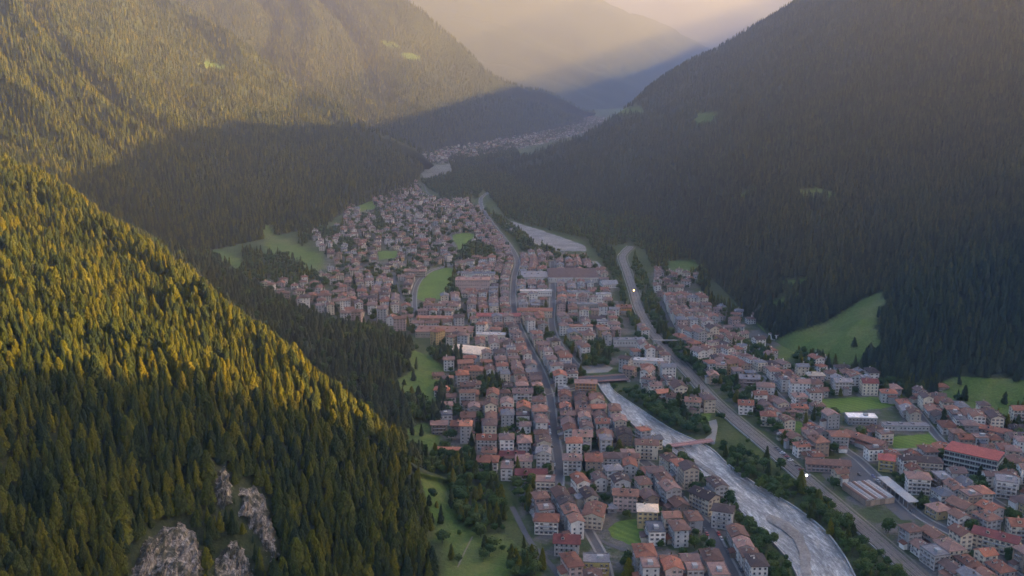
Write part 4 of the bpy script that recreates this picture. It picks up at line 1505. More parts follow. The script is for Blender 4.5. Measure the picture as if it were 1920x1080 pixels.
def house(loc, rz, w, d, n, wallc, roofc, roof='gable', single=False, detail=True, rr=rnd, fh=2.4, pitch=None, name='house', flat_par=True):
    """one house as parts under an empty; ridge along its width"""
    o = empty(name, (loc[0], loc[1], 0), rz)
    h = n * fh + 0.4
    mb = MB()
    mb.box((0, 0, h / 2 - 0.5), (w, d, h + 1.0), 0)
    pitch = pitch or R(rr.uniform(19, 27))
    if roof == 'gable':
        gable_ends(mb, w, d, h, pitch)
    rb = MB()
    top = h
    if roof == 'gable':
        top = h + gable_roof(rb, w, d, h, pitch, rr.uniform(0.6, 1.0)) * 0.6
    elif roof == 'hipped':
        top = h + hip_roof(rb, w, d, h, pitch, rr.uniform(0.6, 1.0)) * 0.6
    else:
        rb.box((0, 0, h + 0.12), (w + 0.5, d + 0.5, 0.24), 0)
        for s in (-1, 1):
            rb.box((0, s * (d / 2 + 0.13), h + 0.42), (w + 0.5, 0.24, 0.36), 0)
            rb.box((s * (w / 2 + 0.13), 0, h + 0.42), (0.24, d - 0.02, 0.36), 0)
    mb.build('wall', [WM[wallc]], o)
    ro = rb.build('roof', [RM[roofc]], o)
    if detail and roof != 'flat':
        for i in range(rr.choice((1, 1, 2, 3))):
            cb = MB()
            cx, cyy = rr.uniform(-w * 0.3, w * 0.3), rr.uniform(-d * 0.25, d * 0.25)
            cb.box((cx, cyy, top + 0.2), (0.55, 0.7, 2.2), 0)
            cb.box((cx, cyy, top + 1.36), (0.7, 0.85, 0.14), 1)
            cb.build('chimney', [WM[wallc], RM[roofc]], ro)
    elif detail:
        cb = MB()
        cb.box((w * 0.15, 0, h + 1.0), (3.0, 2.4, 1.6), 0)
        cb.build('roof_hatch', [M['concrete']], ro)
    if detail and rr.random() < 0.55 and not single:
        ww, wd, hh = w * rr.uniform(0.3, 0.55), rr.uniform(2.0, 3.6), fh * rr.choice((1, 1, 2)) + 0.3
        hh = min(hh, h - 1.0)
        s_, cx = 1, rr.uniform(-0.2, 0.2) * w
        yb = -d / 2 - wd / 2
        eb = MB()
        eb.box((cx, yb + 0.02, hh / 2 - 0.5), (ww, wd, hh + 1.0), 0)
        eo = eb.build('annexe', [WM[rr.choice(('cream', 'white', 'pale grey', 'tan'))]], o)
        eb = MB()
        z0, z1 = hh + 0.1, hh + 1.0
        q = [(cx - ww / 2 - .4, yb - wd / 2 - .5, z0), (cx + ww / 2 + .4, yb - wd / 2 - .5, z0), (cx + ww / 2 + .4, yb + wd / 2 - 0.02, z1), (cx - ww / 2 - .4, yb + wd / 2 - 0.02, z1)]
        eb.quad([(a_, b_, c_ + 0.18) for a_, b_, c_ in q]); eb.quad(q[::-1])
        for i_ in range(4):
            j_ = (i_ + 1) % 4
            eb.quad([q[i_], q[j_], (q[j_][0], q[j_][1], q[j_][2] + .18), (q[i_][0], q[i_][1], q[i_][2] + .18)])
        eb.build('annexe_roof', [RM[rr.choice(('brown', 'mauve brown', 'rust red', 'grey'))]], eo)
    if detail and roof != 'flat' and w > 8.5 and rr.random() < 0.6:
        for i_ in range(rr.choice((1, 2))):
            cx = (i_ - 0.5) * w * 0.36 + rr.uniform(-.5, .5)
            zb_ = h + math.tan(pitch) * d * 0.16
            yb = -d / 2 + d * 0.16
            db = MB()
            db.box((cx, yb + 1.0, zb_ + 0.6), (1.7, 2.0, 1.9), 0)
            db.quad([(cx - .5, yb - 0.012, zb_ + .45), (cx + .5, yb - 0.012, zb_ + .45), (cx + .5, yb - 0.012, zb_ + 1.3), (cx - .5, yb - 0.012, zb_ + 1.3)], 2)
            for sg in (-1, 1):
                a_ = [(cx + sg * 1.15, yb - 0.4, zb_ + 1.5), (cx, yb - 0.4, zb_ + 2.2), (cx, yb + 2.4, zb_ + 2.2), (cx + sg * 1.15, yb + 2.4, zb_ + 1.5)]
                db.quad(a_ if sg > 0 else a_[::-1], 1)
            db.build('dormer', [WM[wallc], RM[roofc], M['glass']], ro)
    spots = window_spots(w, d, n, fh, rr)
    kind = rr.random() < 0.35
    if single:
        for (x, y, z, a) in spots:
            link('window', WIN_ME[1 if kind else 0], o, loc=(x, y, z), rz=a)
    else:
        wb = MB()
        for (x, y, z, a) in spots:
            add_mb(wb, WIN_B if kind else WIN_A, (x, y, z), a)
        if wb.v:
            wo_ = wb.build('windows', [M['glass'], M['frame'], M['shutter']], o)
            wo_['kind'] = 'stuff'
    if detail and n >= 2 and rr.random() < 0.6:
        L = w * rr.uniform(0.35, 0.8)
        for fl in range(1, n):
            bb = MB()
            z = fl * fh + 0.1
            bb.box((0, -d / 2 - 0.6, z), (L, 1.2, 0.16), 0)
            for k in range(int(L / 0.9) + 1):
                bb.box((-L / 2 + 0.04 + k * (L - 0.08) / max(1, int(L / 0.9)), -d / 2 - 1.14, z + 0.58), (0.07, 0.07, 0.98), 1)
            bb.box((0, -d / 2 - 1.14, z + 1.1), (L, 0.1, 0.1), 1)
            bb.build('balcony', [M['concrete'], M['shutter']], o)
    return o


# ------------------------------------------------------------------ keeping things apart
OCC = {}


def rect_pts(x, y, w, d, a):
    c, s = math.cos(a), math.sin(a)
    return [(x + dx * c - dy * s, y + dx * s + dy * c) for dx, dy in ((-w / 2, -d / 2), (w / 2, -d / 2), (w / 2, d / 2), (-w / 2, d / 2))]


def sat(A, B):
    for P_ in (A, B):
        for i in range(4):
            ex, ey = P_[(i + 1) % 4][0] - P_[i][0], P_[(i + 1) % 4][1] - P_[i][1]
            nx, ny = -ey, ex
            a = [q[0] * nx + q[1] * ny for q in A]
            b = [q[0] * nx + q[1] * ny for q in B]
            if max(a) <= min(b) or max(b) <= min(a):
                return False
    return True


def occ_cells(r):
    xs, ys_ = [q[0] for q in r], [q[1] for q in r]
    for i in range(int(min(xs) // 20), int(max(xs) // 20) + 1):
        for j in range(int(min(ys_) // 20), int(max(ys_) // 20) + 1):
            yield (i, j)


def is_free(r):
    return not any(sat(r, q) for c in occ_cells(r) for q in OCC.get(c, ()))


def occupy(r):
    for c in occ_cells(r):
        OCC.setdefault(c, []).append(r)


def block_line(c, hw):
    for i in range(len(c) - 1):
        (x0, y0), (x1, y1) = c[i], c[i + 1]
        L_ = math.hypot(x1 - x0, y1 - y0)
        occupy(rect_pts((x0 + x1) / 2, (y0 + y1) / 2, L_ + 0.5, 2 * hw, math.atan2(y1 - y0, x1 - x0)))


for c, hw in ROADS:
    block_line(c, hw)
# stream channel under and behind the town bridge
block_line(smooth_line([(1130, 716), (1145, 690), (1172, 660), (1180, 620), (1160, 575), (1150, 540)]), 4)

road_seg = np.concatenate([np.stack([c[:-1, 0], c[:-1, 1], c[1:, 0], c[1:, 1]], -1) for c, _ in ROADS])


def street_angle(x, y):
    mx, my = (road_seg[:, 0] + road_seg[:, 2]) / 2, (road_seg[:, 1] + road_seg[:, 3]) / 2
    i = np.argmin((mx - x) ** 2 + (my - y) ** 2)
    a = math.atan2(road_seg[i, 3] - road_seg[i, 1], road_seg[i, 2] - road_seg[i, 0])
    return a


# ------------------------------------------------------------------ named buildings: (px, py of the front base, width, depth, storeys, angle deg, wall, roof, roof kind, label)
HEROES = [
    (1617, 797, 24, 11, 2, -4, 'pale grey', 'bright', 'flat', 'low grey hall with a bright white flat roof above the green sports field'),
    (1628, 842, 34, 11, 2, -52, 'pink', 'orange red', 'gable', 'long two-storey building with an orange-red gable roof left of the sports field'),
    (1574, 846, 13, 12, 4, -6, 'pale grey', 'orange red', 'hipped', 'pale four-storey block with orange hipped roof beside the long orange-roofed building'),
    (1553, 886, 31, 11, 2, -8, 'pink', 'brown', 'gable', 'wide low station building with brown roof beside the railway yard'),
    (1661, 885, 11, 12, 3, -20, 'yellow', 'deep red', 'hipped', 'yellow three-storey house with deep red roof behind the railway yard'),
    (1500, 748, 17, 11, 5, -3, 'white', 'mauve brown', 'gable', 'tall white apartment block at the left end of the row below the hillside meadow'),
    (1530, 722, 15, 11, 3, -3, 'pink', 'sand', 'hipped', 'pink block with a sandy pale roof just behind the tall white apartment block'),
    (1581, 740, 15, 11, 4, 0, 'white', 'grey', 'gable', 'white four-storey block with grey roof, third in the row below the meadow'),
    (1631, 742, 14, 11, 4, -4, 'cream', 'deep red', 'gable', 'cream four-storey block with deep red roof, fourth in the row below the meadow'),
    (1667, 756, 13, 11, 3, -8, 'white', 'rust red', 'hipped', 'white three-storey house with bright rust-red roof at the right end of the row'),
    (1435, 750, 15, 12, 4, -10, 'pale grey', 'mauve brown', 'hipped', 'pale grey four-storey block with mauve hipped roof right of the railway'),
    (1405, 728, 18, 12, 3, -8, 'pink', 'grey', 'gable', 'pink three-storey block with grey roof behind the pale grey one by the railway'),
    (1398, 778, 12, 11, 3, -10, 'white', 'rust red', 'gable', 'white narrow house with rust-red roof close to the railway cutting'),
    (1440, 800, 12, 11, 3, -10, 'cream', 'rust red', 'hipped', 'cream house with rust-red hipped roof nearest the tracks below the grey block'),
    (1352, 708, 10, 9, 4, -6, 'cream', 'mauve brown', 'flat', 'narrow cream tower house standing alone right of the railway'),
    (1500, 778, 13, 10, 2, -6, 'cream', 'rust red', 'hipped', 'low house with rust-red roof in front of the tall white apartment block'),
    (1298, 778, 13, 11, 4, -12, 'cream', 'brown', 'gable', 'cream four-storey block at the tip of the town beside the bridge square'),
    (1262, 763, 12, 10, 3, -15, 'tan', 'brown', 'gable', 'tan house with brown gable roof left of the cream end block'),
    (885, 712, 19, 13, 3, -6, 'tan', 'rust red', 'hipped', 'broad tan house with red hipped roof below the sand-roofed hall'),
    (1098, 742, 19, 11, 4, -4, 'orange', 'mauve brown', 'gable', 'bright orange-walled block at the end of the town bridge'),
    (1148, 962, 6, 6, 1, 0, 'pale grey', 'grey', 'hipped', 'small garden pavilion with grey roof left of the walled garden'),
    (1115, 988, 19, 13, 3, 78, 'cream', 'orange red', 'gable', 'long narrow house with orange-red gable roof seen end-on beside the south street'),
    (1024, 1003, 15, 12, 3, -6, 'white', 'rust red', 'hipped', 'white house with bright red hipped roof at the lower left edge of the town'),
    (1062, 1044, 15, 12, 3, -6, 'white', 'deep red', 'gable', 'white house with deep red gable roof below the red hipped one'),
    (1118, 1082, 15, 11, 3, -3, 'yellow', 'grey', 'flat', 'yellow house with flat grey roof at the bottom edge'),
    (1352, 992, 13, 12, 4, -20, 'white', 'dark brown', 'hipped', 'tall white block with dark brown roof at the end of the riverside row'),
    (1322, 962, 18, 11, 4, -55, 'cream', 'dark brown', 'gable', 'cream four-storey row block with dark brown roof facing the river'),
    (1214, 992, 13, 12, 4, -5, 'ochre', 'sand', 'hipped', 'ochre four-storey house with sandy roof right of the walled garden'),
    (1172, 960, 16, 11, 4, -8, 'pink', 'brown', 'gable', 'pink four-storey house with brown roof above the walled garden'),
    (865, 812, 17, 11, 2, -3, 'pink', 'orange red', 'gable', 'house with broad orange-red gable roof at the left edge of the town'),
    (840, 856, 17, 10, 1, -4, 'white', 'orange red', 'gable', 'low house with orange-red roof next to the left meadow'),
    (913, 888, 15, 12, 3, -4, 'white', 'rust red', 'hipped', 'white house with rust-red roof above the dark clump of trees'),
    (912, 852, 15, 11, 4, -3, 'white', 'rust red', 'gable', 'tall white block with red roof directly behind the white house over the trees'),
    (960, 862, 18, 10, 1, 0, 'tan', 'deep red', 'gable', 'long low building with a plain deep red roof in the left part of town'),
    (996, 905, 22, 10, 2, 0, 'cream', 'deep red', 'gable', 'wide two-storey building with deep red roof just left of the main street'),
    (1022, 935, 13, 12, 4, -4, 'cream', 'mauve brown', 'flat', 'cream flat-roofed block at the lower end of the main street'),
    (1073, 892, 13, 12, 4, -2, 'white', 'mauve brown', 'hipped', 'white four-storey block with mauve roof right beside the main street'),
    (1148, 888, 13, 11, 4, -4, 'white', 'dark brown', 'hipped', 'white block with dark brown hipped roof in the middle of the old quarter'),
    (1212, 862, 17, 11, 4, -8, 'cream', 'brown', 'gable', 'cream block with brown gable roof close to the river below the footbridge'),
    (830, 750, 15, 11, 3, -4, 'white', 'rust red', 'hipped', 'white chalet with rust-red roof on the edge of the upper meadow'),
    (755, 707, 17, 8, 1, 0, 'white', 'rust red', 'gable', 'lone low chalet with red roof in the upper meadow'),
    (822, 716, 10, 9, 2, 10, 'cream', 'brown', 'gable', 'small cream chalet with brown roof at the top edge of the meadow'),
    (980, 755, 17, 12, 3, 0, 'white', 'mauve brown', 'gable', 'white block with mauve gable roof left of the upper main street'),
    (1092, 845, 14, 12, 4, -4, 'cream', 'mauve brown', 'gable', 'cream four-storey house with mauve gable roof right of the main street'),
    (1885, 935, 13, 14, 4, -20, 'white', 'grey', 'flat', 'white grey-roofed apartment block with tall dark stair strip right of the red-roofed factory'),
    (1722, 928, 15, 12, 4, -10, 'white', 'mauve brown', 'hipped', 'white balconied block below the yellow house'),
    (1862, 1035, 26, 12, 3, -38, 'cream', 'deep red', 'gable', 'long cream building with deep red roof near the bottom right corner'),
    (1742, 890, 18, 12, 3, -12, 'cream', 'dark brown', 'hipped', 'broad house with dark brown roof left of the red-roofed factory'),
    (1862, 822, 24, 11, 2, -38, 'pink', 'rust red', 'gable', 'long low building with rust-red roof above the red-roofed factory'),
    (1766, 738, 11, 9, 2, -10, 'tan', 'rust red', 'hipped', 'small house with orange-red roof beside the right meadow'),
    (1918, 1012, 15, 12, 3, -8, 'cream', 'rust red', 'gable', 'cream house with rust roof at the right edge of the photo'),
    (1090, 628, 26, 11, 3, 0, 'white', 'brown', 'flat', 'long white three-storey block in the middle of the town right of the north street'),
    (1170, 590, 18, 11, 3, 0, 'orange', 'orange red', 'gable', 'orange building at the far right corner of the centre next to the railway trees'),
    (1130, 618, 12, 11, 3, 0, 'white', 'grey', 'flat', 'white block right of the long white one in the centre'),
    (778, 520, 30, 10, 3, -2, 'cream', 'mauve brown', 'gable', 'cream block just left of the oval field'),
]
hero_objs = []
for (hx, hy, w, d, n, a, wc_, rc_, rk, lab) in HEROES:
    w, d = w * 0.82, d * 0.8
    x, y = FL(hx, hy)
    a = R(a)
    cx, cyy = x - math.sin(a) * d / 2, y + math.cos(a) * d / 2
    if abs(a) > R(45):
        cx, cyy = x, y + (w / 2) * abs(math.sin(a)) * 0.6
    occupy(rect_pts(cx, cyy, w + 0.8, d + 0.8, a))
    o = house((cx, cyy), a, w, d, n, wc_, rc_, rk, single=(hy > 880), rr=random.Random(int(hx * 7 + hy)), name='chalet' if 'chalet' in lab else ('hall' if 'hall with' in lab else 'house'))
    tag(o, lab, 'chalet' if 'chalet' in lab else 'building', 'houses of the town')
    hero_objs.append(o)
    occupy(rect_pts(x, y - 3.0, max(w, d) * 0.9, 5.0, 0))


def at(px, py, d=0):
    x, y = FL(px, py)
    return x, y + d


# ---- special buildings
def factory():
    x, y = at(1845, 893)
    a = R(-38)
    w, d, h = 30, 17, 12.5
    cx, cyy = x - 3, y + 9
    occupy(rect_pts(cx, cyy, w + 1, d + 1, a))
    o = tag(empty('factory', (cx, cyy, 0), a), 'long green-glazed factory block with flat bright red ribbed roof', 'factory')
    mb = MB(); mb.box((0, 0, h / 2 - 0.5), (w, d, h + 1)); mb.build('wall', [WM['greenish']], o)
    rb = MB()
    rb.box((0, 0, h + 0.2), (w + 0.8, d + 0.8, 0.4))
    for i in range(18):
        rb.box((-w / 2 + (i + 0.5) * w / 18, 0, h + 0.46), (0.25, d + 0.6, 0.14))
    rb.build('roof', [RM['deep red']], o)
    for fl in range(4):
        for (L, off, rz) in ((w, -d / 2, 0), (d, w / 2, math.pi / 2), (d, -w / 2, -math.pi / 2)):
            k = int(L / 3)
            for i in range(k):
                t = -L / 2 + L * (i + 0.5) / k
                z = fl * 3.05 + 1.75
                if rz == 0: p_ = (t, off, z)
                else: p_ = (off, t if rz > 0 else -t, z)
                link('window', FACW, o, loc=p_, rz=rz)
    for s in (-1, 1):
        mb = MB()
        for fl in range(1, 4):
            mb.box((0, -d / 2 - 0.35 if s < 0 else d / 2 + 0.35, fl * 3.05 + 0.1), (w + 0.6, 0.6, 0.2))
        mb.build('ledge', [M['concrete']], o)


FACW = MB()
FACW.box((0, -0.04, 0.95), (2.7, 0.1, 0.1), 1); FACW.box((0, -0.04, -0.95), (2.7, 0.1, 0.1), 1)
for q in (-1.3, 0, 1.3):
    FACW.box((q, -0.04, 0), (0.1, 0.1, 1.8), 1)
FACW.quad([(-1.3, -0.015, -0.9), (1.3, -0.015, -0.9), (1.3, -0.015, 0.9), (-1.3, -0.015, 0.9)], 0)
FACW = FACW.mesh('window', [M['glass'], M['frame']])
factory()


occupy(rect_pts(*at(1625, 950), 34, 34, R(-48)))
occupy(rect_pts(*at(1700, 980), 46, 14, R(-52)))


def shed_rows():
    """the parallel barrel and saw-tooth sheds by the railway yard"""
    x, y = at(1627, 930)
    q0, q1 = FL(1575, 858), FL(1735, 965)
    a = math.atan2(q1[1] - q0[1], q1[0] - q0[0])
    for i in range(6):
        off = (i - 2.5) * 3.1
        cx, cyy = x - math.sin(a) * off, y + math.cos(a) * off
        o = tag(empty('shed', (cx, cyy, 0), a),
                'narrow shed with pale curved roof, %s from the railway in the row beside the yard' % ordinal(i + 1), 'shed', 'row of curved-roof sheds by the yard')
        occupy(rect_pts(cx, cyy, 27, 3.1, a))
        mb = MB(); mb.box((0, 0, 1.4), (24, 2.9, 3.8)); mb.build('wall', [WM['tan']], o)
        rb = MB()
        k = 6
        for j in range(k):
            t0, t1 = math.pi * j / k, math.pi * (j + 1) / k
            p0, p1 = (-1.5 * math.cos(t0), 3.32 + 0.9 * math.sin(t0)), (-1.5 * math.cos(t1), 3.32 + 0.9 * math.sin(t1))
            rb.quad([(12.2, p0[0], p0[1]), (12.2, p1[0], p1[1]), (-12.2, p1[0], p1[1]), (-12.2, p0[0], p0[1])][::-1], 0 if i % 2 or j > 2 else 1)
        for s in (-12.2, 12.2):
            rb.quad([(s, -1.5 * math.cos(math.pi * j / k), 3.32 + 0.9 * math.sin(math.pi * j / k)) for j in range(k + 1)], 0)
        rb.build('roof', [RM['pale'], RM['brown']], o)


shed_rows()


def canopy():
    q0, q1 = FL(1640, 895), FL(1728, 968)
    a = math.atan2(q1[1] - q0[1], q1[0] - q0[0])
    cx, cyy = (q0[0] + q1[0]) / 2, (q0[1] + q1[1]) / 2
    o = tag(empty('canopy', (cx, cyy, 0), a), 'long flat pale grey platform canopy on posts beside the sheds', 'canopy')
    occupy(rect_pts(cx, cyy, 37, 7, a))
    mb = MB(); mb.box((0, 0, 4.3), (36, 6.5, 0.3)); mb.build('roof', [M['concrete']], o)
    for i in range(8):
        for s in (-1, 1):
            mb = MB(); mb.box((-17 + i * 4.8, s * 2.6, 2.07), (0.3, 0.3, 4.15)); mb.build('post', [M['metal']], o)


canopy()


def big_box(name, px, py, w, d, h, a, wc_, rc_, lab, cat, kind='flat', bays=0, arch=0.0, dy=0):
    x, y = at(px, py)
    a = R(a)
    cx, cyy = x - math.sin(a) * d / 2, y + math.cos(a) * d / 2
    occupy(rect_pts(cx, cyy, w + 1, d + 1, a))
    o = tag(empty(name, (cx, cyy, 0), a), lab, cat)
    occupy(rect_pts(x, y - 5.0, w * 0.95, 9.0, 0))
    mb = MB(); mb.box((0, 0, h / 2 - 0.5), (w, d, h + 1)); mb.build('wall', [WM[wc_]], o)
    rb = MB()
    if kind == 'arch':
        k = 10
        pr = [(-d / 2 - 0.4 + (d + 0.8) * j / k, h + arch * math.sin(math.pi * j / k)) for j in range(k + 1)]
        for j in range(k):
            rb.quad([(-w / 2 - 0.4, pr[j][0], pr[j][1]), (w / 2 + 0.4, pr[j][0], pr[j][1]), (w / 2 + 0.4, pr[j + 1][0], pr[j + 1][1]), (-w / 2 - 0.4, pr[j + 1][0], pr[j + 1][1])])
        for s in (-1, 1):
            rb.quad([(s * (w / 2 + 0.4), q[0], q[1]) for q in (pr if s > 0 else pr[::-1])])
    elif kind == 'shed':
        nb = bays or 5
        for i in range(nb):
            y0, y1 = -d / 2 + d * i / nb, -d / 2 + d * (i + 1) / nb
            rb.quad([(-w / 2, y0, h + 0.02), (w / 2, y0, h + 0.02), (w / 2, y1, h + 2.0), (-w / 2, y1, h + 2.0)])
            rb.quad([(-w / 2, y1, h + 2.0), (w / 2, y1, h + 2.0), (w / 2, y1, h + 0.02), (-w / 2, y1, h + 0.02)])
            for s in (-1, 1):
                t = [(s * w / 2, y0, h + 0.02), (s * w / 2, y1, h + 0.02), (s * w / 2, y1, h + 2.0)]
                rb.quad(t if s > 0 else t[::-1])
    elif kind == 'gable':
        gable_roof(rb, w, d, h, R(14))
    else:
        rb.box((0, 0, h + 0.2), (w + 0.6, d + 0.6, 0.4))
        for i in range(max(2, int(w / 8))):
            rb.box((-w / 2 + 4 + i * 8, d * 0.1, h + 0.8), (2.2, 3.0, 0.8))
    rb.build('roof', [RM[rc_]], o)
    wb = MB()
    nfl = max(1, int(h / 3.2))
    for (xx, yy, zz, aa) in window_spots(w, d, nfl, h / nfl, random.Random(px)):
        add_mb(wb, WIN_B, (xx, yy, zz), aa)
    q = wb.build('windows', [M['glass'], M['frame'], M['shutter']], o)
    q['kind'] = 'stuff'
    return o


big_box('sports_hall', 872, 676, 27, 22, 6.5, -22, 'pale grey', 'sand', 'sports hall with a broad plain sand-coloured curved roof at the edge of the wood', 'hall', 'arch', arch=3.0)
big_box('warehouse', 832, 634, 52, 22, 5.5, -3, 'cream', 'brown', 'very wide low warehouse with brown flat roof behind the sand-roofed hall', 'warehouse')
big_box('school', 886, 545, 38, 14, 12, 0, 'pink', 'mauve brown', 'big pinkish school block right of the oval field', 'school')
big_box('school_annexe', 893, 524, 44, 10, 7, 0, 'white', 'grey', 'long low grey-roofed block behind the pinkish school', 'school')
big_box('market_hall', 1075, 530, 58, 46, 6, 0, 'pale grey', 'mauve brown', 'huge grey-mauve hall with ribbed roof at the far end of the centre', 'hall', 'shed', bays=6)
big_box('storage_hall', 1002, 528, 30, 34, 5, 0, 'pale grey', 'grey', 'dark grey hall left of the huge ribbed hall', 'hall', 'flat')
big_box('tent_hall', 1145, 540, 17, 22, 4, 6, 'white', 'pale', 'hall with bright whitish roof beside the far gravel bed', 'hall', 'gable')
big_box('supermarket', 820, 606, 40, 10, 5, -2, 'tan', 'orange red', 'wide low shop with rusty roof behind the brown-roofed warehouse', 'shop', 'gable')
big_box('workshop_building', 935, 606, 42, 13, 7, 0, 'pink', 'deep red', 'wide building with deep red roof left of the main street in the far centre', 'building', 'gable')
big_box('arcade_building', 1003, 596, 34, 13, 7, 0, 'cream', 'rust red', 'wide rust-roofed building between the two far streets', 'building', 'gable')
big_box('row_block', 1005, 556, 34, 7, 6, 0, 'white', 'pale', 'long pale-roofed row beside the far main street', 'building')
big_box('row_block', 1085, 560, 24, 8, 7, 0, 'white', 'grey', 'white-walled grey-roofed row right of the far north street', 'building')
big_box('row_block', 1132, 566, 16, 8, 8, 0, 'white', 'pale', 'white block with pale flat roof nearest the railway wood', 'building')
big_box('row_block', 1100, 582, 30, 8, 6, 0, 'pale grey', 'pale', 'pale-roofed row just above the small green lot', 'building')
big_box('row_block', 920, 640, 26, 8, 6, -4, 'cream', 'pale', 'cream row with pale roof left of the main street bend', 'building')
big_box('row_block', 1180, 650, 28, 8, 6, 0, 'white', 'grey', 'white row with grey roof between the wood clump and the railway', 'building')
big_box('row_block', 1215, 690, 24, 8, 6, -8, 'white', 'pale', 'white row with pale roof left of the railway overbridge', 'building')
big_box('grey_pavilion', 1700, 808, 30, 7, 3.4, -3, 'pale grey', 'grey', 'low pale grey changing rooms along the top of the sports field', 'pavilion')
big_box('riverside_depot', 1192, 880, 26, 8, 4, -40, 'cream', 'pale', 'low depot with pale roof beside the river trees', 'depot', 'flat') if False else None

# sports pitch surround and low white wall
o = tag(empty('boundary_wall', (*at(1700, 846), 0), 0), 'low white wall along the near side of the sports field', 'wall')
mb = MB(); mb.box((0, 0, 0.7), (46, 0.4, 1.5)); mb.build('panel', [WM['white']], o)
tag(strip('field_path', smooth_line([(1672, 843), (1720, 841), (1775, 838)]), -1.2, 1.2, 0, 0.07, M['dirt'], side=False), kind='structure')

# ------------------------------------------------------------------ bridges
def bridge(name, p0, p1, w, z, lab, rail_m, deck_m, piers=1):
    (x0, y0), (x1, y1) = FL(*p0), FL(*p1)
    L_ = math.hypot(x1 - x0, y1 - y0)
    a = math.atan2(y1 - y0, x1 - x0)
    o = tag(empty(name, ((x0 + x1) / 2, (y0 + y1) / 2, 0), a), lab, 'bridge')
    mb = MB(); mb.box((0, 0, z), (L_ + 3, w, 0.5)); mb.build('deck', [deck_m], o)
    for s in (-1, 1):
        mb = MB()
        mb.box((0, s * (w / 2 - 0.06), z + 1.35), (L_ + 3, 0.14, 0.2))
        mb.box((0, s * (w / 2 - 0.06), z + 0.55), (L_ + 3, 0.10, 0.6))
        k = int(L_ / 2)
        for i in range(k + 1):
            mb.box((-L_ / 2 + i * L_ / k, s * (w / 2 - 0.06), z + 0.78), (0.16, 0.2, 1.08))
        mb.build('railing', [rail_m], o)
    for i in range(piers):
        mb = MB(); mb.box((-L_ / 2 + L_ * (i + 1) / (piers + 1), 0, z / 2 - 1.2), (0.9, w * 0.7, z + 1.5)); mb.build('pier', [M['concrete']], o)
    for s in (-1, 1):
        mb = MB(); mb.box((s * (L_ / 2 + 1.2), 0, z / 2 - 0.7), (2.4, w + 0.4, z + 0.9)); mb.build('abutment', [M['concrete']], o)
    return o


M['deck'] = simple('dark_deck', (0.055, 0.052, 0.056), 0.9, 0.2, 0.3)
bridge('footbridge', (1258, 842), (1332, 832), 3.0, 1.9, 'slim footbridge with pinkish railings crossing the river to the square', M['railing'], M['railing'], 1)
bridge('road_bridge', (1088, 717), (1172, 712), 13.0, 1.6, 'wide dark-decked bridge with pinkish railings at the top of the open river', M['railing'], M['deck'], 1)
o = tag(empty('overbridge', (*at(1252, 651), 0), 0), 'short pale footway bridge across the railway', 'bridge')
mb = MB(); mb.box((0, 0, 6.4), (27, 2.4, 0.5)); mb.build('deck', [M['paving']], o)
for s in (-12, 12):
    mb = MB(); mb.box((s, 0, 3.05), (1.2, 2.2, 6.1)); mb.build('pier', [M['concrete']], o)

# ------------------------------------------------------------------ street lamps that are lit
def lamp(px, py, h, colr, watt, lab):
    x, y = at(px, py)
    o = tag(empty('street_lamp', (x, y, 0)), lab, 'street lamp', 'lit lamps beside the railway')
    mb = MB(); mb.tube((0, 0, 0), (0, 0, h), 0.16, 0.09, 8); mb.build('pole', [M['metal']], o)
    mb = MB(); mb.tube((0, 0, h - 0.1), (1.2, 0, h + 0.2), 0.08, 0.06, 6); mb.build('arm', [M['metal']], o)
    m = bpy.data.materials.new('lamp_glow'); m.use_nodes = True
    nt = m.node_tree; nt.nodes.clear()
    e = nt.nodes.new('ShaderNodeEmission'); e.inputs[0].default_value = (*colr, 1); e.inputs[1].default_value = watt
    ou = nt.nodes.new('ShaderNodeOutputMaterial'); nt.links.new(e.outputs[0], ou.inputs[0])
    mb = MB(); mb.tube((1.2, 0, h - 0.35), (1.2, 0, h + 0.35), 0.4, 0.5, 10); mb.tube((1.2, 0, h - 0.75), (1.2, 0, h - 0.35), 0.2, 0.4, 10, cap=False)
    mb.build('lamp_head', [m], o)


lamp(1186, 556, 7, (1.0, 0.45, 0.12), 5.0, 'glowing orange lamp beside the far curve of the railway')
lamp(1507, 915, 8, (1.0, 0.92, 0.8), 2.2, 'white lit lamp beside the near stretch of the railway')

# ------------------------------------------------------------------ the rest of the houses
MARKS = [('the footbridge', 1295, 838), ('the wide town bridge', 1130, 712), ('the oval field', 815, 540), ('the sand-roofed hall', 872, 665), ('the white-roofed hall', 1617, 780),
         ('the red-roofed factory', 1845, 870), ('the curved-roof sheds', 1610, 935), ('the walled garden', 1185, 1000), ('the lone meadow chalet', 755, 700),
         ('the bottom right corner', 1920, 1080), ('the bottom centre edge', 1250, 1080), ('the pinkish school', 886, 530), ('the huge ribbed hall', 1075, 500),
         ('the railway overbridge', 1252, 651), ('the hillside meadow', 1520, 650), ('the left town edge', 820, 850), ('the main street end', 1047, 909), ('the station building', 1553, 880)]
MARKW = [(m_[0],) + FL(m_[1], m_[2] if m_[2] < 1080 else 1079) for m_ in MARKS]


RIV_POLY = [tuple(q) for q in RIVER_L] + [tuple(q) for q in RIVER_R[::-1]]


NOHOUSE = [[(1565, 770), (1690, 765), (1700, 815), (1560, 818)], [(1590, 870), (1640, 865), (1740, 975), (1690, 1010), (1570, 900)]]


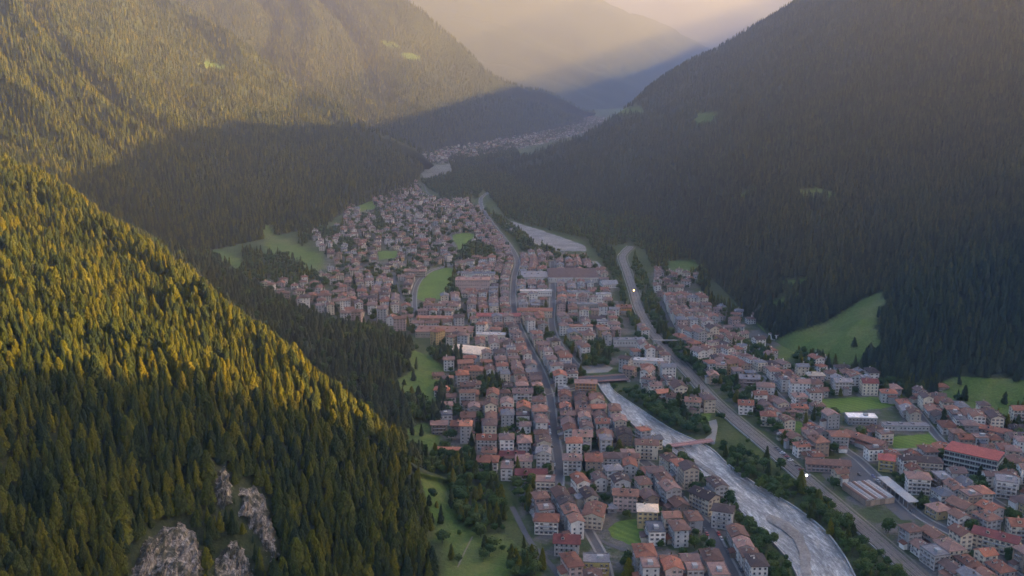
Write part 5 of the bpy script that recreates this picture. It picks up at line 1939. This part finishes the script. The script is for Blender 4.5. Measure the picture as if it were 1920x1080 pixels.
def on_field(px, py):
    for poly in NOHOUSE:
        if in_poly1(px, py, poly): return True
    up = 7.5 * (py - 130) / 240          # a house here would hide what lies this far up the picture
    for poly in FIELDS.values():
        if in_poly1(px, py, poly) or in_poly1(px, py - up, poly) or in_poly1(px, py - up * 0.5, poly): return True
    if in_poly1(px, py, RIV_POLY): return True
    for poly in MEADOW_SLOPE:
        if in_poly1(px, py, poly): return True
    for poly, *_ in WOODS:
        if in_poly1(px, py, poly): return True
    return bool(in_poly1(px, py, [(1540, 890), (1575, 858), (1612, 862), (1735, 965), (1728, 974)])
                or in_poly1(px, py, [(938, 416), (960, 415), (1000, 427), (1050, 444), (1098, 461), (1140, 514), (1098, 471), (1050, 471), (990, 450)])
                or in_poly1(px, py, [(1322, 785), (1350, 785), (1350, 835), (1320, 835)]))


in_ = lambda px, py, t: in_poly1(px, py, TOWN[t])
placed = []     # (x, y, w, d, rz, floors, zone)


def try_house(x, y, w, d, a, zone, gap=1.2):
    qx, qy = proj(np.array(x), np.array(y), np.array(0.0))
    qx, qy = float(qx), float(qy)
    if not any(in_(qx, qy, t) for t in range(3)) or on_field(qx, qy):
        return False
    r_ = rect_pts(x, y, w + gap, d + gap, a)
    if not is_free(r_):
        return False
    occupy(r_)
    placed.append((x, y, w, d, a, qx, qy))
    return True


# first along the streets
for c, hw in ROADS[:len(STREETS)]:
    nrm = normals2(c)
    dl = np.concatenate([[0], np.cumsum(np.hypot(*np.diff(c, axis=0).T))])
    for side in (-1, 1):
        for rowi in range(4):
            s = rnd.uniform(0, 8)
            while s < dl[-1]:
                w, d = rnd.uniform(7, 13), rnd.uniform(6.8, 9.5)
                s += w / 2
                x, y = np.interp(s, dl, c[:, 0]), np.interp(s, dl, c[:, 1])
                i = min(len(c) - 1, int(np.searchsorted(dl, s)))
                off = side * (hw + d / 2 + 1.0 + rowi * 11.2 + rnd.uniform(0, 1))
                x, y = x + nrm[i, 0] * off, y + nrm[i, 1] * off
                t_ = nrm[i]
                a = math.atan2(-t_[0], t_[1])
                vil = y > 1150 and x < -40
                ok = False if (vil and (rowi > 1 or rnd.random() < 0.35)) else try_house(x, y, w, d, a, 0, gap=3.5 if vil else 1.2)
                s += w / 2 + (rnd.uniform(0.8, 3) if ok else -w / 2 + 3)
# then fill
for t, (tries, dens) in enumerate(((26000, 1), (14000, 1), (9000, 1))):
    poly = TOWN[t]
    W = [FL(*q) for q in poly]
    bx0, bx1, by0, by1 = min(q[0] for q in W), max(q[0] for q in W), min(q[1] for q in W), max(q[1] for q in W)
    for _ in range(tries):
        x, y = rnd.uniform(bx0, bx1), rnd.uniform(by0, by1)
        qx, qy = proj(np.array(x), np.array(y), np.array(0.0))
        if not in_(float(qx), float(qy), t):
            continue
        village = t == 2 or (t == 1 and (qx < 1480 and qy < 690 or qx > 1690 and qy < 800)) or (t == 0 and qy < 560 and qx < 860)
        a = street_angle(x, y) + (math.pi / 2 if rnd.random() < 0.35 else 0) + rnd.uniform(-.06, .06)
        if village:
            w, d = rnd.uniform(6.8, 10), rnd.uniform(6, 8.5)
            try_house(x, y, w, d, a + rnd.uniform(-.3, .3), t, gap=rnd.choice((2.5, 5.5, 9)))
        else:
            w, d = rnd.uniform(7, 14), rnd.uniform(6.5, 10)
            try_house(x, y, w, d, a, t, gap=rnd.choice((1.0, 2.0, 3.5)))
print('houses', len(placed))


def house_style(qx, qy, rr):
    centre = qx < 1340 and qy > 560
    n = rr.choice((3, 3, 4, 4, 5)) if centre else rr.choice((2, 2, 3, 3, 4)) if qy > 700 else rr.choice((2, 2, 3))
    if qy < 560 and qx < 860 or qy < 330:
        n = rr.choice((2, 2, 3))
    wc_ = rr.choices(('white', 'cream', 'pale grey', 'pink', 'ochre', 'tan'), (38, 24, 18, 9, 3, 8))[0]
    rc_ = rr.choices(('brown', 'rust red', 'dark brown', 'orange red', 'mauve brown', 'grey'), (34, 15, 13, 5, 26, 7))[0]
    rk = rr.choices(('gable', 'hipped', 'flat'), (48, 44, 8))[0]
    if rk == 'flat':
        rc_ = rr.choice(('grey', 'mauve brown'))
    return n, wc_, rc_, rk


NUMW = {1: 'one', 2: 'two', 3: 'three', 4: 'four', 5: 'five'}
infr = [i for i, q in enumerate(placed) if -20 < q[5] < 1940 and q[6] < 1125]
infr.sort(key=lambda i: -placed[i][6])
N_HOUSE = 300 - len(HEROES)
near = infr[:N_HOUSE]
nearset = set(near)
styles = {i: house_style(placed[i][5], placed[i][6], random.Random(i * 13 + 5)) for i in range(len(placed))}
groups_ = {}
for i in near:
    x, y = placed[i][:2]
    mk = min(MARKW, key=lambda q: math.hypot(q[1] - x, q[2] - y))
    groups_.setdefault((styles[i], mk[0]), []).append((math.hypot(mk[1] - x, mk[2] - y), i))
labels = {}
for (st_, mk), lst in groups_.items():
    lst.sort()
    n, wc_, rc_, rk = st_
    for r_, (_, i) in enumerate(lst):
        labels[i] = '%s %s-storey house with %s %s roof, %s%s to %s' % (wc_, NUMW[n], rc_, rk, (ordinal(r_ + 1) + ' ') if r_ else '', 'nearest', mk)
for r_, i in enumerate(near):
    x, y, w, d, a, qx, qy = placed[i]
    n, wc_, rc_, rk = styles[i]
    if w < d: w, d, a = d, w, a + math.pi / 2
    # front (windows and balconies) towards the open side that faces the camera
    if math.cos(a) < 0: a += math.pi
    o = house((x, y), a, w, d, n, wc_, rc_, rk, single=False, rr=random.Random(i), detail=True)
    tag(o, labels[i], 'house', 'houses of the town')

# the far rest, joined by nearness into one object
far = [i for i in range(len(placed)) if i not in nearset]
WK, RK = list(WALLC)[:6], list(ROOFC)[:6]
mb = MB()
WINS = MB(); WINS.box((0, -0.03, 0), (1.0, 0.08, 1.15), 12, no_bottom=True)
for i in far:
    x, y, w, d, a, qx, qy = placed[i]
    n, wc_, rc_, rk = styles[i]
    if w < d: w, d, a = d, w, a + math.pi / 2
    if math.cos(a) < 0: a += math.pi
    rr = random.Random(i)
    h = n * 2.35 + 0.3
    one = MB()
    one.box((0, 0, h / 2 - 0.5), (w, d, h + 1), WK.index(wc_))
    pt = R(rr.uniform(18, 26))
    if rk == 'gable':
        gable_ends(one, w, d, h, pt, WK.index(wc_))
        gable_roof(one, w, d, h, pt, 0.7, 0.2, 6 + RK.index(rc_))
    elif rk == 'hipped':
        hip_roof(one, w, d, h, pt, 0.7, 0.2, 6 + RK.index(rc_))
    else:
        one.box((0, 0, h + 0.15), (w + 0.4, d + 0.4, 0.3), 6 + RK.index(rc_))
    if qy > 300:
        for (xx, yy, zz, aa) in window_spots(w, d, n, 2.35, rr):
            if aa == math.pi: continue
            add_mb(one, WINS, (xx, yy, zz), aa)
        one.box((rr.uniform(-2, 2), rr.uniform(-1, 1), h + 1.9), (0.7, 0.8, 2.4), WK.index(wc_))
    zb = 0.0
    add_mb(mb, one, (x, y, zb), a)
tag(mb.build('distant_houses', [WM[k] for k in WK] + [RM[k] for k in RK] + [M['glass']]), kind='stuff')
print('far houses', len(far), 'tris', len(mb.f) * 2)

# scattered lone houses at the foot of the far slopes (kept with the far ones: a few pixels each)

# ------------------------------------------------------------------ floor trees
pts_c, pts_b = [], []
for poly, share, sp in WOODS:
    sp *= 0.74
    W = np.array([FL(*q) for q in poly])
    lo, hi = W.min(0), W.max(0)
    n = int((hi - lo).prod() / sp ** 2 * 1.25)
    q = lo + rng.random((n, 2)) * (hi - lo)
    ex, ey = proj(q[:, 0], q[:, 1], 0 * q[:, 0])
    q = q[in_poly(ex, ey, poly)]
    q = np.c_[q, np.zeros(len(q))]
    q = q[thin(q, sp * 0.72)] if len(q) else q
    m_ = rng.random(len(q)) < share
    pts_c += list(q[m_]); pts_b += list(q[~m_])
# gardens and street trees between the houses
for t in range(3):
    W = [FL(*q) for q in TOWN[t]]
    bx0, bx1, by0, by1 = min(q[0] for q in W), max(q[0] for q in W), min(q[1] for q in W), max(q[1] for q in W)
    n = int((bx1 - bx0) * (by1 - by0) / (60 if t < 2 else 160))
    q = np.c_[rng.uniform(bx0, bx1, n), rng.uniform(by0, by1, n)]
    ex, ey = proj(q[:, 0], q[:, 1], 0 * q[:, 0])
    q, ex, ey = [z_[in_poly(ex, ey, TOWN[t])] for z_ in (q, ex, ey)]
    for (x, y), a_, b_ in zip(q, ex, ey):
        if is_free(rect_pts(x, y, 1.8, 1.8, 0)) and not on_field(a_, b_):
            (pts_c if rnd.random() < 0.2 else pts_b).append(np.array([x, y, 0.0]))
# open floor right of the town, below the mountain, and left of the far village
for poly, sp, share in (([(1180, 400), (1260, 430), (1330, 520), (1330, 560), (1400, 590), (1460, 600), (1500, 660), (1600, 690), (1700, 700), (1760, 720), (1960, 790), (2200, 900), (1880, 800), (1760, 735), (1690, 740), (1590, 690), (1490, 680), (1440, 600), (1310, 575), (1310, 520), (1225, 505)], 6.0, 0.75),
                        ([(840, 300), (960, 272), (1060, 400), (1080, 410), (945, 402), (905, 352), (850, 345), (800, 352), (800, 340), (850, 325)], 9, 0.7),
                        ([(560, 430), (600, 372), (640, 345), (780, 342), (800, 372), (640, 400), (560, 470)], 11, 0.7),
                        ([(900, 345), (1180, 345), (1180, 400), (945, 402)], 9, 0.8),
                        ([(1040, 225), (1135, 232), (1080, 250), (960, 278), (900, 290), (1000, 262)], 16, 0.8),
                        ([(1820, 790), (1990, 778), (2000, 850), (1900, 860)], 9, 0.3),
                        ([(790, 340), (830, 335), (830, 352), (800, 352)], 9, 0.5)):
    sp *= 0.74
    W = np.array([FL(*q) for q in poly])
    lo, hi = W.min(0), W.max(0)
    n = int((hi - lo).prod() / sp ** 2 * 1.2)
    q = lo + rng.random((n, 2)) * (hi - lo)
    ex, ey = proj(q[:, 0], q[:, 1], 0 * q[:, 0])
    ok = in_poly(ex, ey, poly)
    for mp in MEADOW_SLOPE + list(FIELDS.values()):
        ok &= ~in_poly(ex, ey, mp)
    for (x, y) in q[ok]:
        if is_free(rect_pts(x, y, 2.0, 2.0, 0)):
            (pts_c if rnd.random() < share else pts_b).append(np.array([x, y, 0.0]))
# a few bushes and young trees on the open meadows and in the yards
for poly, n in (([(800, 890), (850, 900), (880, 985), (940, 1005), (1020, 1075), (850, 1075), (830, 1040)], 26), ([(1340, 780), (1500, 900), (1600, 985), (1580, 990), (1480, 905), (1350, 800)], 30),
                ([(1570, 960), (1680, 1000), (1740, 1060), (1700, 1050)], 16), ([(1760, 725), (1900, 715), (1900, 775), (1800, 765)], 10)):
    for _ in range(n * 4):
        qx, qy = rnd.uniform(min(q[0] for q in poly), max(q[0] for q in poly)), rnd.uniform(min(q[1] for q in poly), max(q[1] for q in poly))
        if n > 0 and in_poly1(qx, qy, poly):
            x, y = FL(qx, qy)
            if is_free(rect_pts(x, y, 1.5, 1.5, 0)):
                n -= 1
                (pts_c if rnd.random() < 0.25 else pts_b).append(np.array([x, y, 0.0]))
pts_c, pts_b = np.array(pts_c), np.array(pts_b)
hc, hb = rng.uniform(7, 13, len(pts_c)), rng.uniform(3.8, 9.2, len(pts_b))
ex, ey = proj(pts_b[:, 0], pts_b[:, 1], 0 * pts_b[:, 0])
dd = np.hypot(pts_b[:, 0], pts_b[:, 1])
sz = np.where((ex > 5) & (ex < 1915) & (ey > 0) & (ey < 1085), hb / dd, 0)
o_ = np.argsort(-sz)
bb_, br_ = o_[:230], o_[230:]
BM = [('the footbridge', 1295, 838), ('the white lamp', 1507, 905), ('the gravel bar', 1490, 1010), ('the dark-roofed riverside blocks', 1340, 960), ('the near meadow clump', 900, 940),
      ('the bottom edge by the river', 1450, 1080), ('the bottom of the railway', 1700, 1075), ('the walled garden', 1185, 1000), ('the red-roofed factory', 1845, 870), ('the left town edge', 830, 850), ('the bottom right corner', 1920, 1080)]
cells = {}
for i in bb_:
    mk = min(BM, key=lambda q: math.hypot(q[1] - ex[i], q[2] - ey[i]))
    szw = 'large' if hb[i] > 8 else 'small' if hb[i] < 6.3 else 'middling'
    cells.setdefault((szw, mk[0]), []).append((math.hypot(mk[1] - ex[i], mk[2] - ey[i]), i))
for (szw, mk), lst in cells.items():
    lst.sort()
    for r_, (_, i) in enumerate(lst):
        tree_thing('broadleaf_tree', BRO[i % 4], TRK_B, tuple(pts_b[i]), float(hb[i]), rnd.uniform(0.9, 1.25),
                   '%s broadleaf tree, %s nearest of that size to %s' % (szw, ordinal(r_ + 1), mk), 'tree', 'broadleaf trees along the river and gardens')
nr_ = dd[br_] < 1000
scatter('valley_broadleaf_wood', 'broadleaves', pts_b[br_][nr_], hb[br_][nr_], 4)
scatter('valley_far_broadleaf_wood', 'far_broadleaves', pts_b[br_][~nr_], hb[br_][~nr_], 3)
dd = np.hypot(pts_c[:, 0], pts_c[:, 1])
scatter('valley_conifer_wood', 'conifers', pts_c[dd < 1000], hc[dd < 1000], 8)
scatter('valley_far_conifer_wood', 'far_conifers', pts_c[dd >= 1000], hc[dd >= 1000], 4)
print('floor trees', len(pts_b), len(pts_c))

# ------------------------------------------------------------------ parked cars
def car_meshes(paint):
    b = MB()
    # body profile extruded across, wheel arches left open by the sills
    prof = [(-2.1, 0.35), (2.1, 0.35), (2.15, 0.75), (1.25, 0.92), (-1.9, 0.98), (-2.15, 0.8)]
    for s in (-1, 1):
        q = [(x, s * 0.86, z) for x, z in prof]
        b.quad(q if s < 0 else q[::-1])
    n = len(prof)
    for i in range(n):
        j = (i + 1) % n
        b.quad([(prof[i][0], -0.86, prof[i][1]), (prof[i][0], 0.86, prof[i][1]), (prof[j][0], 0.86, prof[j][1]), (prof[j][0], -0.86, prof[j][1])])
    b.box((-0.45, 0, 1.47), (1.75, 1.3, 0.07))
    g = MB()
    lo = [(-1.75, -0.8, 0.96), (0.95, -0.8, 0.93), (0.95, 0.8, 0.93), (-1.75, 0.8, 0.96)]
    hi = [(-1.3, -0.66, 1.44), (0.38, -0.66, 1.44), (0.38, 0.66, 1.44), (-1.3, 0.66, 1.44)]
    for i in range(4):
        j = (i + 1) % 4
        g.quad([lo[i], lo[j], hi[j], hi[i]])
    w = MB(); w.tube((0, -0.1, 0), (0, 0.1, 0), 0.32, 0.32, 10); w.quad([(0.32 * math.cos(t), -0.1, 0.32 * math.sin(t)) for t in np.linspace(0, 2 * math.pi, 11)[:-1]])
    return b, g.mesh('car_window', [M['glass']]), w.mesh('wheel', [M['tyre']])


CARC = {'white': (0.6, 0.6, 0.6), 'silver': (0.35, 0.36, 0.37), 'black': (0.02, 0.02, 0.022), 'red': (0.3, 0.03, 0.025), 'blue': (0.03, 0.06, 0.2), 'dark grey': (0.09, 0.09, 0.095)}
cb, cg, cw = car_meshes(None)
CARB = {k: cb.mesh('car_body', [simple(k.replace(' ', '_') + '_car_paint', v, 0.3, 0.06, 0.5, spec=0.6)]) for k, v in CARC.items()}
car_list = []


def cars_along(pts, off, gap, prob, where):
    c = smooth_line(pts, 2)
    n_ = normals2(c)
    dl = np.concatenate([[0], np.cumsum(np.hypot(*np.diff(c, axis=0).T))])
    s = 3.0
    while s < dl[-1] - 3:
        if rnd.random() < prob:
            i = min(len(c) - 1, int(np.searchsorted(dl, s)))
            x, y = np.interp(s, dl, c[:, 0]) + n_[i, 0] * off, np.interp(s, dl, c[:, 1]) + n_[i, 1] * off
            car_list.append((x, y, math.atan2(-n_[i, 0], n_[i, 1]), where))
        s += gap


cars_along([(1245, 897), (1280, 941), (1327, 988), (1360, 1047), (1385, 1080)], 3.1, 5.6, 0.6, 'on the riverside street')
cars_along([(1245, 897), (1280, 941), (1327, 988), (1360, 1047), (1385, 1080)], -3.1, 5.6, 0.5, 'on the riverside street')
cars_along([(1047, 905), (1048, 870), (1042, 830), (1036, 785)], 2.9, 6, 0.5, 'on the main street')
cars_along([(1452, 838), (1480, 862), (1520, 898)], 0.0, 3.0, 0.8, 'in the row beside the railway')
cars_along([(1590, 880), (1650, 935), (1690, 965)], 3.0, 6.5, 0.4, 'in the station yard')
cars_along([(1615, 866), (1668, 917), (1725, 968)], -2.4, 7, 0.4, 'on the station road')
cc = {}
for (x, y, a, where) in car_list[:90]:
    k = rnd.choices(list(CARC), (5, 4, 3, 2, 2, 4))[0]
    cc[(k, where)] = cc.get((k, where), 0) + 1
    o = tag(empty('parked_car', (x, y, 0.14), a + (math.pi / 2 if 'row' in where else 0)),
            '%s car parked %s, %s of its colour counted downwards' % (k, where, ordinal(cc[(k, where)])), 'car', 'cars parked in the town')
    o.scale = (0.8, 0.8, 0.8)
    link('body', CARB[k], o)
    link('cabin_glass', cg, o)
    for sx in (-1.3, 1.3):
        for sy in (-0.8, 0.8):
            link('wheel', cw, o, loc=(sx, sy, 0.32))

# ------------------------------------------------------------------ haze
hm = bpy.data.materials.new('valley_haze')
hm.use_nodes = True
nt = hm.node_tree
nt.nodes.clear()
ou = nt.nodes.new('ShaderNodeOutputMaterial')
pv = nt.nodes.new('ShaderNodeVolumePrincipled')
pv.inputs['Color'].default_value = (0.85, 0.83, 1.0, 1)
pv.inputs['Density'].default_value = HAZE_D
pv.inputs['Anisotropy'].default_value = HAZE_G
nt.links.new(pv.outputs[0], ou.inputs['Volume'])
zmax = max(float(s['g'][..., 2].max()) for s in SURF.values())
zmax = max(zmax, float(cz_.max())) + 40
zmin = min(min(float(s['g'][..., 2].min()) for s in SURF.values()), -30) - 5
mb = MB()
mb.box((0, 7000, (zmax + zmin) / 2), (60000, 44000, zmax - zmin))
o = mb.build('haze', [hm])
tag(o, kind='stuff')
print('haze', zmin, zmax)
